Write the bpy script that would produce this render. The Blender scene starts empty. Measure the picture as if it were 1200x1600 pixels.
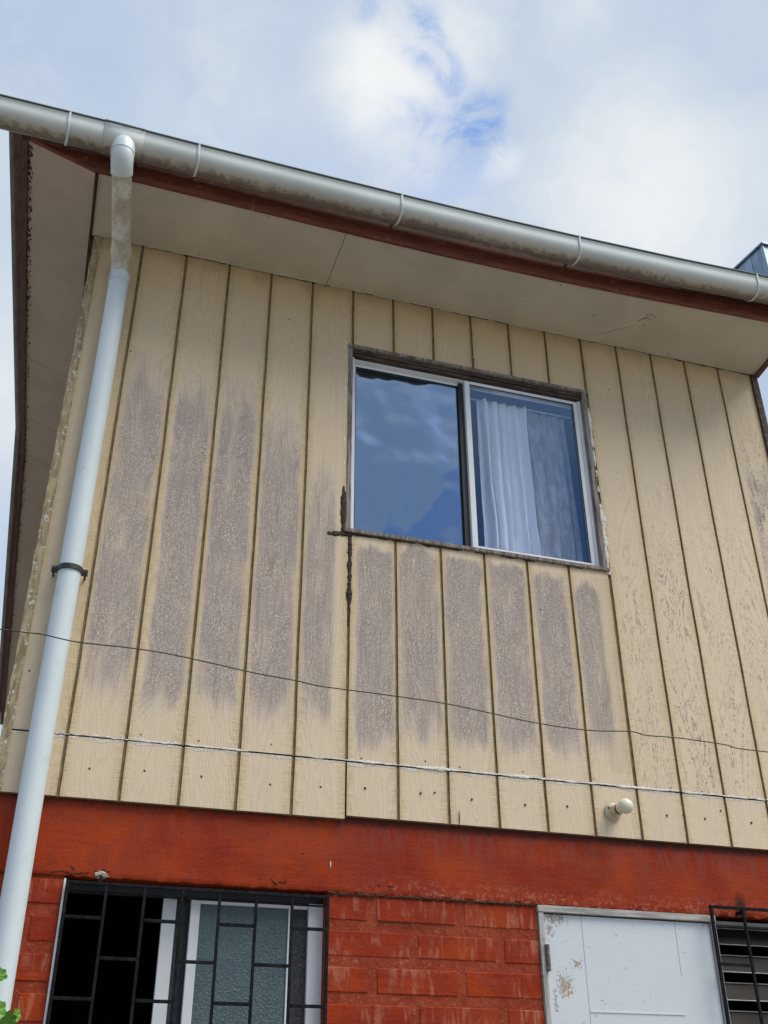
import bpy, bmesh, math, random
from math import sin, cos, pi, sqrt, radians
from mathutils import Vector, Matrix, noise
random.seed(7)
SC = bpy.context.scene
COL = SC.collection

# ---------------------------------------------------------------- camera
cam_d = bpy.data.cameras.new("camera"); cam = bpy.data.objects.new("camera", cam_d); COL.objects.link(cam)
yaw, pitch, roll = 0.305518, 0.540520, -0.003692
F = Vector((sin(yaw)*cos(pitch), cos(yaw)*cos(pitch), sin(pitch)))
R0 = Vector((cos(yaw), -sin(yaw), 0)); U0 = R0.cross(F)
R = R0*cos(roll)+U0*sin(roll); U = -R0*sin(roll)+U0*cos(roll)
CAM = Vector((-1.03951, -3.77733, -3.60981))
M = Matrix((R, U, -F)).transposed().to_4x4(); M.translation = CAM
cam.matrix_world = M
cam_d.sensor_fit = 'HORIZONTAL'; cam_d.sensor_width = 36; cam_d.lens = 1666.38/1200*36
cam_d.clip_end = 2000; cam_d.clip_start = 0.05
SC.camera = cam
SC.render.resolution_x = 768; SC.render.resolution_y = 1024
SC.view_settings.view_transform = 'Standard'; SC.view_settings.look = 'None'
SC.view_settings.gamma = 1; SC.view_settings.exposure = 0.06
def pix(u, v):
    return (F + R*((u-600)/1666.38) - U*((v-800)/1666.38)).normalized()

# ---------------------------------------------------------------- node helper
class N:
    def __init__(s, nt): s.t = nt; s.n = nt.nodes; s.l = nt.links
    def node(s, typ, **kw):
        n = s.n.new(typ)
        for k, v in kw.items(): setattr(n, k, v)
        return n
    def put(s, sock, v):
        if v is None: return
        if isinstance(v, bpy.types.NodeSocket): s.l.new(v, sock)
        else:
            if sock.type == 'RGBA' and not isinstance(v, (int, float)) and len(v) == 3: v = (*v, 1)
            if sock.type == 'RGBA' and isinstance(v, (int, float)): v = (v, v, v, 1)
            sock.default_value = v
    def math(s, op, a, b=None, c=None, clamp=False):
        n = s.node('ShaderNodeMath', operation=op, use_clamp=clamp)
        s.put(n.inputs[0], a); s.put(n.inputs[1], b); s.put(n.inputs[2], c)
        return n.outputs[0]
    def vmath(s, op, a, b=None):
        n = s.node('ShaderNodeVectorMath', operation=op)
        s.put(n.inputs[0], a); s.put(n.inputs[1], b)
        return n.outputs['Value'] if op in ('DOT_PRODUCT', 'LENGTH') else n.outputs[0]
    def ramp(s, v, lo, hi, a=0.0, b=1.0, smooth=True):
        n = s.node('ShaderNodeMapRange', interpolation_type='SMOOTHSTEP' if smooth else 'LINEAR')
        s.put(n.inputs[0], v); s.put(n.inputs[1], lo); s.put(n.inputs[2], hi); s.put(n.inputs[3], a); s.put(n.inputs[4], b)
        return n.outputs[0]
    def mix(s, f, a, b, mode='MIX'):
        n = s.node('ShaderNodeMix', data_type='RGBA', blend_type=mode)
        s.put(n.inputs[0], f); s.put(n.inputs[6], a); s.put(n.inputs[7], b)
        return n.outputs[2]
    def obj(s): return s.node('ShaderNodeTexCoord').outputs['Object']
    def scale(s, v, x, y, z): return s.vmath('MULTIPLY', v, (x, y, z))
    def noise(s, v, scale=5, detail=3, rough=.5, dist=0, out=0):
        n = s.node('ShaderNodeTexNoise')
        s.put(n.inputs['Vector'], v); s.put(n.inputs['Scale'], scale); s.put(n.inputs['Detail'], detail)
        s.put(n.inputs['Roughness'], rough); s.put(n.inputs['Distortion'], dist)
        return n.outputs[out]
    def attr(s, name, out='Color'): return s.node('ShaderNodeAttribute', attribute_name=name).outputs[out]
    def sep(s, v):
        n = s.node('ShaderNodeSeparateXYZ'); s.put(n.inputs[0], v); return n.outputs
    def bump(s, h, dist=.002, strength=1, normal=None):
        n = s.node('ShaderNodeBump'); s.put(n.inputs['Height'], h); n.inputs['Distance'].default_value = dist
        n.inputs['Strength'].default_value = strength
        if normal: s.put(n.inputs['Normal'], normal)
        return n.outputs[0]

MATS = {}
def material(name, fn):
    m = bpy.data.materials.new(name); m.use_nodes = True
    nt = m.node_tree; b = nt.nodes['Principled BSDF']
    fn(N(nt), b, nt); MATS[name] = m
    return m
def setp(k, b, col=None, rough=.6, normal=None, spec=None, metal=None):
    if col is not None: k.put(b.inputs['Base Color'], col)
    k.put(b.inputs['Roughness'], rough)
    if normal is not None: k.put(b.inputs['Normal'], normal)
    if spec is not None: k.put(b.inputs['Specular IOR Level'], spec)
    if metal is not None: k.put(b.inputs['Metallic'], metal)

# ---------------------------------------------------------------- world: broken cloud over blue
SUN_EL, SUN_AZ = 58.0, 132.0        # azimuth clockwise from +y: the sun stands behind the viewer
w = bpy.data.worlds.new("World"); SC.world = w; w.use_nodes = True
k = N(w.node_tree); bg = w.node_tree.nodes['Background']
sky = k.node('ShaderNodeTexSky', sky_type='NISHITA'); sky.sun_disc = False
sky.sun_elevation = radians(SUN_EL); sky.sun_rotation = radians(SUN_AZ)
nish = k.vmath('MULTIPLY', sky.outputs[0], (0.09, 0.09, 0.095))
dirv = k.node('ShaderNodeTexCoord').outputs['Generated']
warp = k.noise(dirv, 5.0, 4, .55, 0, 1)
wd = k.vmath('ADD', dirv, k.vmath('MULTIPLY', k.vmath('SUBTRACT', warp, (.5, .5, .5)), (.13, .13, .13)))
def blob(u, v, r, soft=.6, src=None):
    d = pix(u, v)
    dp = k.vmath('LENGTH', k.vmath('SUBTRACT', src or wd, tuple(d)))
    return k.ramp(dp, r, r*(1-soft), 0, 1)
big = k.noise(wd, 2.6, 5, .55, .3)
mid = k.noise(wd, 9, 6, .62, .5)
puff = k.noise(dirv, 16, 6, .65, .8)
col = k.mix(k.ramp(big, .36, .60), (.46, .56, .73), (.57, .66, .76))
col = k.mix(k.math('MULTIPLY', k.ramp(mid, .46, .74), .42), col, (.74, .785, .83))
whites = None
for (u, v, r, s_, amt) in [(605, 110, .085, .9, 1.0), (690, 60, .06, .8, .6), (800, 245, .03, .9, .6), (1020, 345, .15, .95, .8), (-40, 620, .14, .9, .5),
                           (640, 210, .05, .9, .5), (900, 30, .05, .9, .3)]:
    bb = k.math('MULTIPLY', blob(u, v, r, s_), amt)
    whites = bb if whites is None else k.math('MAXIMUM', whites, bb)
whites = k.math('MULTIPLY', whites, k.ramp(mid, .3, .6, .55, 1))
col = k.mix(whites, col, (.90, .91, .90))
lav = k.math('MAXIMUM', blob(690, 250, .10, .9), k.math('MULTIPLY', blob(430, 300, .13, .9), .35))
lav = k.math('MAXIMUM', lav, k.math('MULTIPLY', blob(20, 900, .09, .9), .9))
col = k.mix(k.math('MULTIPLY', lav, k.ramp(puff, .62, .42, .2, .85)), col, (.47, .58, .83))
blue = None
for (u, v, r, amt) in [(752, 180, .052, 1.0), (660, 50, .034, .85), (705, 90, .024, .6), (665, 190, .035, .5), (765, 215, .03, .7), (580, 5, .03, .5)]:
    bb = k.math('MULTIPLY', blob(u, v, r, .9), amt)
    blue = bb if blue is None else k.math('MAXIMUM', blue, bb)
# broken blue in the half of the sky behind the viewer
sx = k.sep(dirv)
back = k.ramp(sx[1], .1, -.25)
gaps = k.math('MULTIPLY', back, k.math('MULTIPLY', k.ramp(big, .66, .46, .15, .85), k.ramp(mid, .64, .44, .35, 1)))
blue = k.math('MAXIMUM', k.math('MULTIPLY', blue, k.ramp(puff, .66, .38, .15, 1)), gaps)
nishb = k.mix(back, (.13, .31, .74), k.vmath('ADD', nish, (.05, .12, .28)))
col = k.mix(blue, col, nishb)
# bright veil of cloud round the hidden sun
el, az = radians(SUN_EL), radians(SUN_AZ)
sund = Vector((sin(az)*cos(el), cos(az)*cos(el), sin(el)))
glow = k.ramp(k.vmath('LENGTH', k.vmath('SUBTRACT', dirv, tuple(sund))), .55, .05)
col = k.mix(k.math('MULTIPLY', glow, 1.0), col, (3.6, 3.3, 2.8))
k.put(bg.inputs['Color'], col); bg.inputs['Strength'].default_value = 1.0

sd = bpy.data.lights.new("sun", 'SUN'); sd.energy = 2.9; sd.angle = radians(42); sd.color = (1, .93, .82)
so = bpy.data.objects.new("sun", sd); COL.objects.link(so)
so.rotation_euler = (-sund).to_track_quat('-Z', 'Y').to_euler()

# ---------------------------------------------------------------- mesh helpers
class MB:
    def __init__(s): s.v = []; s.f = []; s.m = []; s.a = {}
    def add(s, vs, fs, mi=0):
        o = len(s.v); s.v += [tuple(v) for v in vs]; s.f += [tuple(i+o for i in f) for f in fs]; s.m += [mi]*len(fs)
        return o
    def box(s, x0, x1, y0, y1, z0, z1, mi=0):
        vs = [(x, y, z) for x in (x0, x1) for y in (y0, y1) for z in (z0, z1)]
        s.add(vs, [(0, 1, 3, 2), (4, 6, 7, 5), (0, 4, 5, 1), (2, 3, 7, 6), (0, 2, 6, 4), (1, 5, 7, 3)], mi)
    def prism(s, quad_a, quad_b, mi=0):
        n = len(quad_a); vs = list(quad_a)+list(quad_b)
        fs = [tuple(range(n))[::-1], tuple(range(n, 2*n))]+[(i, (i+1) % n, n+(i+1) % n, n+i) for i in range(n)]
        s.add(vs, fs, mi)
    def tube(s, pts, r, seg=12, mi=0, cap=True, rough=0):
        pts = [Vector(p) for p in pts]; n = len(pts)
        rs = r if isinstance(r, (list, tuple)) else [r]*n
        t0 = (pts[1]-pts[0]).normalized(); up = Vector((0, 0, 1)) if abs(t0.z) < .9 else Vector((1, 0, 0))
        nrm = t0.cross(up).normalized(); vs = []
        for i, p in enumerate(pts):
            t = (pts[min(i+1, n-1)]-pts[max(i-1, 0)]).normalized()
            nrm = (nrm - t*nrm.dot(t)).normalized(); b = t.cross(nrm)
            for j in range(seg):
                a = 2*pi*j/seg
                rr = rs[i]*(1+rough*(random.random()-.5))
                vs.append(p+(nrm*cos(a)+b*sin(a))*rr)
        fs = [(i*seg+j, i*seg+(j+1) % seg, (i+1)*seg+(j+1) % seg, (i+1)*seg+j) for i in range(n-1) for j in range(seg)]
        if cap: fs += [tuple(range(seg))[::-1], tuple(range((n-1)*seg, n*seg))]
        s.add(vs, fs, mi)
    def build(s, name, mats, parent=None, smooth=False, bevel=0, seg=2, sangle=40):
        me = bpy.data.meshes.new(name); me.from_pydata(s.v, [], s.f)
        if not isinstance(mats, (list, tuple)): mats = [mats]
        for m in mats: me.materials.append(MATS[m])
        me.polygons.foreach_set('material_index', s.m)
        for an, vals in s.a.items():
            at = me.color_attributes.new(an, 'FLOAT_COLOR', 'POINT')
            at.data.foreach_set('color', [c for v in vals for c in (v[0], v[1], v[2], 1)])
        bm = bmesh.new(); bm.from_mesh(me); bmesh.ops.recalc_face_normals(bm, faces=bm.faces)
        if bevel:
            es = [e for e in bm.edges if len(e.link_faces) == 2 and e.calc_face_angle(0) > .5]
            bmesh.ops.bevel(bm, geom=es, offset=bevel, segments=seg, profile=.6, affect='EDGES', clamp_overlap=True)
        if smooth:
            for f in bm.faces: f.smooth = True
            for e in bm.edges:
                if len(e.link_faces) == 2 and e.calc_face_angle(0) > radians(sangle): e.smooth = False
        bm.to_mesh(me); bm.free()
        o = bpy.data.objects.new(name, me); COL.objects.link(o)
        if parent: o.parent = parent; o.matrix_parent_inverse = parent.matrix_world.inverted()
        return o
def thing(name, label, cat, loc=(0, 0, 0), group=None):
    o = bpy.data.objects.new(name, None); COL.objects.link(o); o.location = loc
    o.matrix_world = Matrix.Translation(loc); o['label'] = label; o['category'] = cat
    if group: o['group'] = group
    return o
def sub(name, parent, loc):
    o = bpy.data.objects.new(name, None); COL.objects.link(o); o.matrix_world = Matrix.Translation(loc)
    o.parent = parent; o.matrix_parent_inverse = parent.matrix_world.inverted(); return o
def interp(x, T):
    if x <= T[0][0]: return T[0][1]
    for (a, b), (c, d) in zip(T, T[1:]):
        if x <= c: return b+(d-b)*(x-a)/(c-a)
    return T[-1][1]
def sstep(x, a, b):
    t = max(0, min(1, (x-a)/(b-a))); return t*t*(3-2*t)
def fbm(x, y, z=0, o=3): return noise.fractal(Vector((x, y, z)), 1.0, 2.0, o)

G = -5.2                      # ground level
XL, XR = -1.235, 2.265        # front wall
PITCH = 0.2033                # groove spacing
SEAM = -2.35
WIN = (-.02, 1.21, -1.357, -.345)

# ---------------------------------------------------------------- materials
def grainbump(k, p, n_out=False):
    q = k.scale(p, 9, 9, 1.15)
    n = k.noise(q, 1.0, 1.5, .45, .35)
    rings = k.math('SINE', k.math('MULTIPLY', n, 165))
    return rings, n
def m_siding(k, b, nt):
    p = k.obj(); A = k.sep(k.attr('wx')); weather, spk, dirt = A[0], A[1], A[2]
    rings, n = grainbump(k, p)
    worm = k.noise(k.scale(p, 235, 235, 150), 1, 3, .75, .8)
    worm2 = k.noise(k.scale(p, 95, 95, 42), 1, 3, .6, 1.2)
    patch = k.noise(k.scale(p, 11, 11, 6), 1, 4, .6, .3)
    vstr = k.noise(k.scale(p, 120, 120, 5), 1, 3, .6, .4)
    base = k.mix(patch, (.575, .437, .250), (.63, .492, .300))
    SP = k.sep(p)
    pale = k.math('MAXIMUM', k.math('MULTIPLY', k.ramp(SP[2], -1.5, -2.4), .75), k.math('MULTIPLY', k.ramp(SP[0], 1.1, 1.7), k.ramp(SP[2], -.3, -1.5, .2, 1)))
    base = k.mix(k.math('MULTIPLY', pale, k.ramp(patch, .25, .6, .5, 1)), base, (.68, .56, .385))
    base = k.mix(k.ramp(rings, .2, 1, 0, .2), base, (.43, .32, .18))
    base = k.mix(k.ramp(worm2, .52, .72, 0, .35), base, (.72, .61, .42))
    base = k.mix(k.ramp(worm2, .46, .34, 0, .28), base, (.44, .325, .17))
    tb = k.math('FRACT', k.math('DIVIDE', SP[0], PITCH)); tb = k.math('MULTIPLY', k.math('MINIMUM', tb, k.math('SUBTRACT', 1, tb)), PITCH)
    sideways = k.noise(k.scale(p, 14, 14, 150), 1, 3, .6, .9)
    marg = k.ramp(k.math('ADD', tb, k.math('MULTIPLY', k.math('SUBTRACT', patch, .5), .03)), .042, .014)
    chalky = k.math('MULTIPLY', k.math('SUBTRACT', 1, marg), k.ramp(SP[2], -.25, -1.1, .25, 1))
    base = k.mix(k.math('MULTIPLY', chalky, .62), base, (.655, .545, .40))
    base = k.mix(k.math('MULTIPLY', marg, k.ramp(sideways, .42, .60, 0, .35)), base, (.42, .31, .15))
    # rags of white filler along the sheet joint
    sd_ = k.math('ABSOLUTE', k.math('SUBTRACT', SP[2], SEAM-.003))
    thr = k.math('SUBTRACT', k.math('MULTIPLY', k.noise(k.scale(p, 9, 9, 9), 1, 5, .75, .3), .060), .0190)
    smear = k.math('MULTIPLY', k.ramp(k.math('SUBTRACT', thr, sd_), 0, .004), k.ramp(k.noise(k.scale(p, 90, 90, 150), 1, 4, .7, .5), .44, .53))
    # worn boards: bare grey-violet fibre shows through
    wm = k.math('ADD', weather, k.math('MULTIPLY', k.math('SUBTRACT', patch, .5), .55))
    wm = k.math('ADD', wm, k.math('MULTIPLY', k.math('SUBTRACT', worm, .5), 2.5))
    wm = k.math('ADD', wm, k.math('MULTIPLY', k.math('SUBTRACT', vstr, .5), .28))
    wm = k.math('MULTIPLY', k.ramp(wm, .14, .72), k.ramp(weather, 0, .22))
    g1 = k.mix(k.ramp(worm, .38, .66), (.135, .108, .108), (.74, .65, .555))
    g1 = k.mix(k.ramp(vstr, .45, .7, 0, .45), g1, (.29, .24, .225))
    g1 = k.mix(k.ramp(rings, .3, 1, 0, .28), g1, (.17, .13, .12))
    g1 = k.mix(k.ramp(patch, .3, .7, 0, .5), g1, (.37, .31, .29))
    c = k.mix(k.math('MULTIPLY', wm, .93), base, g1)
    # dark flecks where the paint has opened along the grain
    fl = k.math('ADD', k.math('MULTIPLY', worm2, .6), k.math('MULTIPLY', rings, .05))
    fl = k.math('ADD', fl, k.math('MULTIPLY', k.math('SUBTRACT', patch, .5), .25))
    fl = k.math('ADD', fl, k.math('MULTIPLY', k.math('SUBTRACT', vstr, .5), .22))
    fm = k.math('MULTIPLY', k.ramp(fl, .315, .40), spk)
    fm = k.math('MULTIPLY', fm, k.ramp(worm, .42, .56))
    c = k.mix(k.math('MULTIPLY', fm, .8), c, (.16, .125, .09))
    c = k.mix(k.math('MULTIPLY', smear, .8), c, (.74, .72, .68))
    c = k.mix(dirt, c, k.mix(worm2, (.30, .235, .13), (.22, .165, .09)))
    h = k.math('ADD', k.math('MULTIPLY', rings, .14), k.math('MULTIPLY', worm2, .8))
    h = k.math('ADD', h, k.math('MULTIPLY', k.math('MULTIPLY', sideways, k.math('ADD', marg, .35)), 1.1))
    h = k.math('ADD', h, k.math('MULTIPLY', smear, 1.2))
    h = k.math('ADD', h, k.math('MULTIPLY', fm, -1.2))
    setp(k, b, c, k.ramp(wm, 0, 1, .5, .85), k.bump(h, .0016, .8), .35)
material('siding', m_siding)
def m_groove(k, b, nt):
    p = k.obj(); n = k.noise(k.scale(p, 90, 90, 30), 1, 4, .6)
    c = k.mix(k.ramp(n, .35, .65), (.19, .14, .065), (.31, .24, .13))
    setp(k, b, c, .8, k.bump(n, .001))
material('groove', m_groove)
def simple(name, c1, c2, scale=(20, 20, 20), rough=.6, bump=.0005, detail=4, spec=.4, lo=.35, hi=.65, c3=None, s3=60, lo3=.6, hi3=.7, amt3=.8, metal=0):
    def fn(k, b, nt):
        p = k.obj(); n = k.noise(k.scale(p, *scale), 1, detail, .6, .4)
        c = k.mix(k.ramp(n, lo, hi), c1, c2)
        h = n
        if c3:
            n3 = k.noise(p, s3, 4, .65, .3); m3 = k.ramp(n3, lo3, hi3)
            c = k.mix(k.math('MULTIPLY', m3, amt3), c, c3); h = k.math('ADD', n, k.math('MULTIPLY', m3, .6))
        setp(k, b, c, rough, k.bump(h, bump), spec, metal)
    return material(name, fn)
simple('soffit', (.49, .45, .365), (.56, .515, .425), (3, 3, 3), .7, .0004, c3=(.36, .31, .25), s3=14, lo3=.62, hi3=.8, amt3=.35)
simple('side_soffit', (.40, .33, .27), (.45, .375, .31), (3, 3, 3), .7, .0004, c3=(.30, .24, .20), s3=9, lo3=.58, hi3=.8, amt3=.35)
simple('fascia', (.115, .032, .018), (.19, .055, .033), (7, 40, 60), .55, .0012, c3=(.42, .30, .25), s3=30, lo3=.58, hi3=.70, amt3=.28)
simple('barge', (.085, .035, .03), (.13, .065, .055), (40, 6, 40), .6, .001, c3=(.03, .02, .02), s3=30, lo3=.58, hi3=.66, amt3=.8)
simple('dark_dirt', (.02, .015, .012), (.06, .045, .03), (50, 50, 50), .9, .002)
simple('tar', (.018, .011, .007), (.05, .03, .016), (90, 90, 60), .75, .003)
simple('caulk', (.62, .60, .55), (.74, .73, .70), (60, 60, 60), .7, .002, c3=(.30, .25, .18), s3=90, lo3=.58, hi3=.68, amt3=.7)
simple('peeling', (.24, .185, .10), (.44, .35, .21), (60, 60, 14), .8, .003, c3=(.62, .60, .53), s3=55, lo3=.57, hi3=.61, amt3=.9)
simple('old_wood', (.12, .10, .085), (.30, .265, .235), (60, 60, 8), .85, .002, c3=(.07, .05, .04), s3=60, lo3=.6, hi3=.72, amt3=.7)
simple('dark_wood', (.035, .022, .016), (.10, .07, .05), (12, 60, 60), .8, .002)
simple('door_wood', (.26, .25, .235), (.46, .45, .43), (70, 70, 7), .85, .0015, c3=(.14, .12, .10), s3=80, lo3=.6, hi3=.7, amt3=.7)
simple('door_wood_across', (.26, .25, .235), (.46, .45, .43), (6, 70, 90), .85, .0015, c3=(.14, .12, .10), s3=80, lo3=.6, hi3=.7, amt3=.6)
simple('alu_white', (.70, .735, .76), (.78, .80, .82), (5, 5, 5), .35, .0002, c3=(.45, .42, .38), s3=25, lo3=.68, hi3=.8, amt3=.4)
simple('alu_grey', (.22, .22, .21), (.33, .33, .32), (15, 15, 15), .45, .0003, metal=.3)
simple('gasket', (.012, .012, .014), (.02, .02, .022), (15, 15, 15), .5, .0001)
simple('black_iron', (.007, .008, .009), (.018, .019, .021), (60, 60, 60), .6, .0006, c3=(.09, .07, .06), s3=60, lo3=.66, hi3=.76, amt3=.4, spec=.06)
simple('interior', (.07, .08, .095), (.10, .11, .12), (3, 3, 3), .9, .0002)
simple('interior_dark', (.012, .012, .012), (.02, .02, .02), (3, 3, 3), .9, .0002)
simple('pvc', (.56, .645, .67), (.62, .70, .73), (4, 4, 1.2), .6, .0002, c3=(.40, .40, .36), s3=19, lo3=.56, hi3=.74, amt3=.35)
simple('pvc_old', (.62, .60, .54), (.43, .385, .31), (11, 11, 7), .5, .0008, lo=.36, hi=.60, c3=(.22, .17, .12), s3=60, lo3=.55, hi3=.68, amt3=.6)
simple('pvc_elbow', (.56, .63, .65), (.60, .67, .69), (9, 9, 9), .4, .0003, c3=(.33, .27, .21), s3=16, lo3=.6, hi3=.75, amt3=.5)
simple('black_plastic', (.02, .022, .022), (.035, .036, .036), (40, 40, 40), .45, .0003)
simple('bakelite', (.46, .39, .27), (.56, .49, .36), (20, 20, 20), .35, .0004, c3=(.28, .21, .12), s3=40, lo3=.6, hi3=.75, amt3=.5)
simple('bulb', (.70, .68, .50), (.74, .72, .55), (10, 10, 10), .16, .0001)
simple('cable', (.03, .026, .022), (.06, .05, .045), (50, 50, 50), .6, .0003)
simple('zinc', (.16, .24, .33), (.30, .40, .50), (14, 14, 6), .38, .0015, c3=(.45, .52, .58), s3=35, lo3=.6, hi3=.75, amt3=.6, metal=.35)
simple('roof_sheet', (.10, .10, .10), (.17, .16, .15), (10, 10, 10), .6, .001)
simple('ground', (.17, .155, .13), (.23, .215, .185), (2, 2, 2), .9, .003, c3=(.22, .20, .18), s3=8, lo3=.6, hi3=.75, amt3=.5)
simple('concrete_crumb', (.30, .27, .21), (.42, .39, .32), (90, 90, 90), .95, .003)
simple('stucco', (.40, .37, .31), (.46, .43, .37), (6, 6, 6), .9, .002)
simple('hinge_metal', (.10, .09, .08), (.24, .22, .20), (60, 60, 60), .55, .001, metal=.4)
simple('louvre_glass', (.006, .007, .008), (.010, .011, .012), (20, 20, 20), .4, .0003, spec=.12)
simple('nail', (.05, .035, .02), (.09, .06, .03), (60, 60, 60), .7, .001)
simple('stem', (.06, .11, .03), (.09, .15, .05), (20, 20, 20), .7, .001)
def m_red(brick):
    def fn(k, b, nt):
        p = k.obj(); S = k.sep(p)
        big = k.noise(p, 3.2, 5, .6, .5); mid = k.noise(k.scale(p, 13, 13, 9), 1, 5, .65, .4)
        st = k.noise(k.scale(p, 36, 36, 7), 1, 4, .6, .6); fine = k.noise(p, 130, 4, .6)
        c = k.mix(k.ramp(big, .35, .65), (.235, .021, .006), (.335, .043, .006))
        c = k.mix(k.ramp(mid, .45, .66, 0, .6), c, (.23, .034, .018))
        if brick:
            chalk = k.math('MULTIPLY', k.ramp(st, .46, .62), k.ramp(k.noise(p, 9, 5, .6, .3), .42, .62))
            c = k.mix(k.math('MULTIPLY', chalk, .45), c, (.50, .22, .14))
            c = k.mix(k.ramp(fine, .66, .74, 0, .5), c, (.14, .03, .015))
        else:
            # wash streaks running down from the top edge, rubbed and pitted along the bottom
            topm = k.ramp(S[2], -2.74, -2.57); botm = k.ramp(S[2], -2.735, -2.82)
            rub = k.math('MULTIPLY', k.math('MULTIPLY', botm, k.ramp(S[0], -.1, .3)), k.ramp(k.noise(k.scale(p, 55, 55, 70), 1, 5, .7, .6), .48, .64))
            c = k.mix(k.math('MULTIPLY', rub, .8), c, (.42, .15, .10))
            sm = k.math('MULTIPLY', k.ramp(st, .40, .60), topm)
            c = k.mix(k.math('MULTIPLY', sm, k.ramp(S[0], -.2, .4, .3, .8)), c, (.235, .055, .04))
            edge = k.math('MULTIPLY', k.ramp(k.math('ADD', S[2], k.math('MULTIPLY', st, .05)), -2.565, -2.535), .85)
            c = k.mix(edge, c, (.045, .02, .015))
            pits = k.ramp(k.noise(p, 48, 2, .5), .735, .76)
            c = k.mix(pits, c, (.05, .015, .01))
            soot = k.ramp(k.vmath('LENGTH', k.vmath('MULTIPLY', k.vmath('SUBTRACT', p, (1.635, .02, -2.785)), (1, .2, .5))), .042, .008)
            c = k.mix(k.math('MULTIPLY', soot, .9), c, (.03, .015, .012))
        h = k.math('ADD', k.math('MULTIPLY', fine, .6), k.math('ADD', mid, k.math('MULTIPLY', k.noise(k.scale(p, 5, 20, 34), 1, 4, .6, .8), .7)))
        c = k.mix(k.ramp(fine, .55, .75, 0, .3), c, (.47, .14, .08))
        c = k.mix(k.ramp(k.noise(p, 75, 5, .7, .3), .63, .70, 0, .65), c, (.10, .022, .012))
        if not brick: h = k.math('ADD', h, k.math('MULTIPLY', pits, -.8))
        setp(k, b, c, .58, k.bump(h, .0035, .8), .12)
    return fn
material('red_beam', m_red(False)); material('red_brick', m_red(True))
def m_mortar(k, b, nt):
    p = k.obj(); n = k.noise(p, 70, 5, .7, .3); g = k.noise(k.scale(p, 20, 20, 20), 1, 4, .6, .4)
    c = k.mix(k.ramp(g, .35, .65), (.245, .036, .015), (.31, .055, .022))
    c = k.mix(k.ramp(n, .56, .68, 0, .6), c, (.42, .17, .12))
    c = k.mix(k.ramp(n, .40, .30, 0, .6), c, (.10, .03, .02))
    setp(k, b, c, .85, k.bump(n, .006, 1), .2)
material('mortar', m_mortar)
def m_gutter(k, b, nt):
    p = k.obj(); g = k.sep(k.attr('g'))[0]
    n = k.noise(k.scale(p, 26, 26, 26), 1, 6, .7, .6); l = k.noise(k.scale(p, 2.2, 8, 8), 1, 3, .6)
    f = k.noise(k.scale(p, 70, 70, 70), 1, 4, .7, .4)
    c = k.mix(k.ramp(l, .35, .65), (.62, .68, .665), (.55, .60, .575))
    band = k.math('SUBTRACT', 1, k.math('ABSOLUTE', k.math('DIVIDE', k.math('SUBTRACT', g, .62), .16)))
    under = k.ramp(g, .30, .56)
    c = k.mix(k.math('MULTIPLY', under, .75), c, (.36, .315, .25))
    m = k.math('ADD', k.math('ADD', k.math('MULTIPLY', n, .9), k.math('MULTIPLY', band, .30)), k.math('MULTIPLY', l, .35))
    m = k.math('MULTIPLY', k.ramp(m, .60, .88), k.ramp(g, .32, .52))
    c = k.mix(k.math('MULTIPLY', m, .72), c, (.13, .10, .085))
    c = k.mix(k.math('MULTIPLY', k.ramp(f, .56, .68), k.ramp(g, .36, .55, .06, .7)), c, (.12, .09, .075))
    c = k.mix(k.ramp(g, .06, .0, 0, .75), c, (.12, .14, .13))
    setp(k, b, c, .62, k.bump(f, .0010), .22)
material('gutter', m_gutter)
def m_door(k, b, nt):
    p = k.obj(); S = k.sep(p)
    n = k.noise(k.scale(p, 120, 120, 75), 1, 5, .7, .5); g = k.noise(p, 4, 4, .6); ch = k.noise(k.scale(p, 34, 34, 60), 1, 3, .6, 1.2)
    def zone(x, z, rx, rz):
        return k.ramp(k.vmath('LENGTH', k.vmath('MULTIPLY', k.vmath('SUBTRACT', p, (x, 0, z)), (1/rx, 0, 1/rz))), 1, 0)
    z = zone(.82, -2.865, .10, .045)
    for q in [(.80, -2.90, .04, .07), (.84, -3.09, .075, .085), (.86, -3.12, .03, .03), (.90, -3.02, .04, .03), (1.47, -2.855, .04, .02), (.80, -3.15, .02, .08)]:
        z = k.math('MAXIMUM', z, zone(*q))
    c = k.mix(g, (.56, .615, .655), (.63, .67, .70))
    pm = k.ramp(k.math('ADD', n, k.math('MULTIPLY', z, .20)), .655, .70)
    pc = k.mix(k.ramp(zone(.865, -3.12, .05, .05), .2, .6), (.40, .31, .23), (.50, .26, .07))
    c = k.mix(pm, c, pc)
    chips = k.math('MULTIPLY', k.ramp(ch, .68, .70), k.ramp(S[0], 1.5, .8, .35, 1))
    c = k.mix(k.math('MULTIPLY', chips, .85), c, (.22, .24, .26))
    c = k.mix(k.ramp(g, .55, .75, 0, .25), c, (.48, .50, .52))
    # hairline joints of the boards, open and grimy
    for (x, z0, z1) in [(.933, -5, -2.84), (1.330, -3.06, -2.84)]:
        m = k.math('MULTIPLY', k.ramp(k.math('ABSOLUTE', k.math('SUBTRACT', k.math('ADD', S[0], k.math('MULTIPLY', g, .004)), x+.002)), .0022, .0008), k.ramp(S[2], z0, z0+.02))
        c = k.mix(k.math('MULTIPLY', m, .75), c, (.20, .21, .22))
    setp(k, b, c, .5, k.bump(k.math('ADD', k.math('MULTIPLY', pm, -1), k.math('MULTIPLY', g, .3)), .0012), .35)
material('door_paint', m_door)
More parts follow.
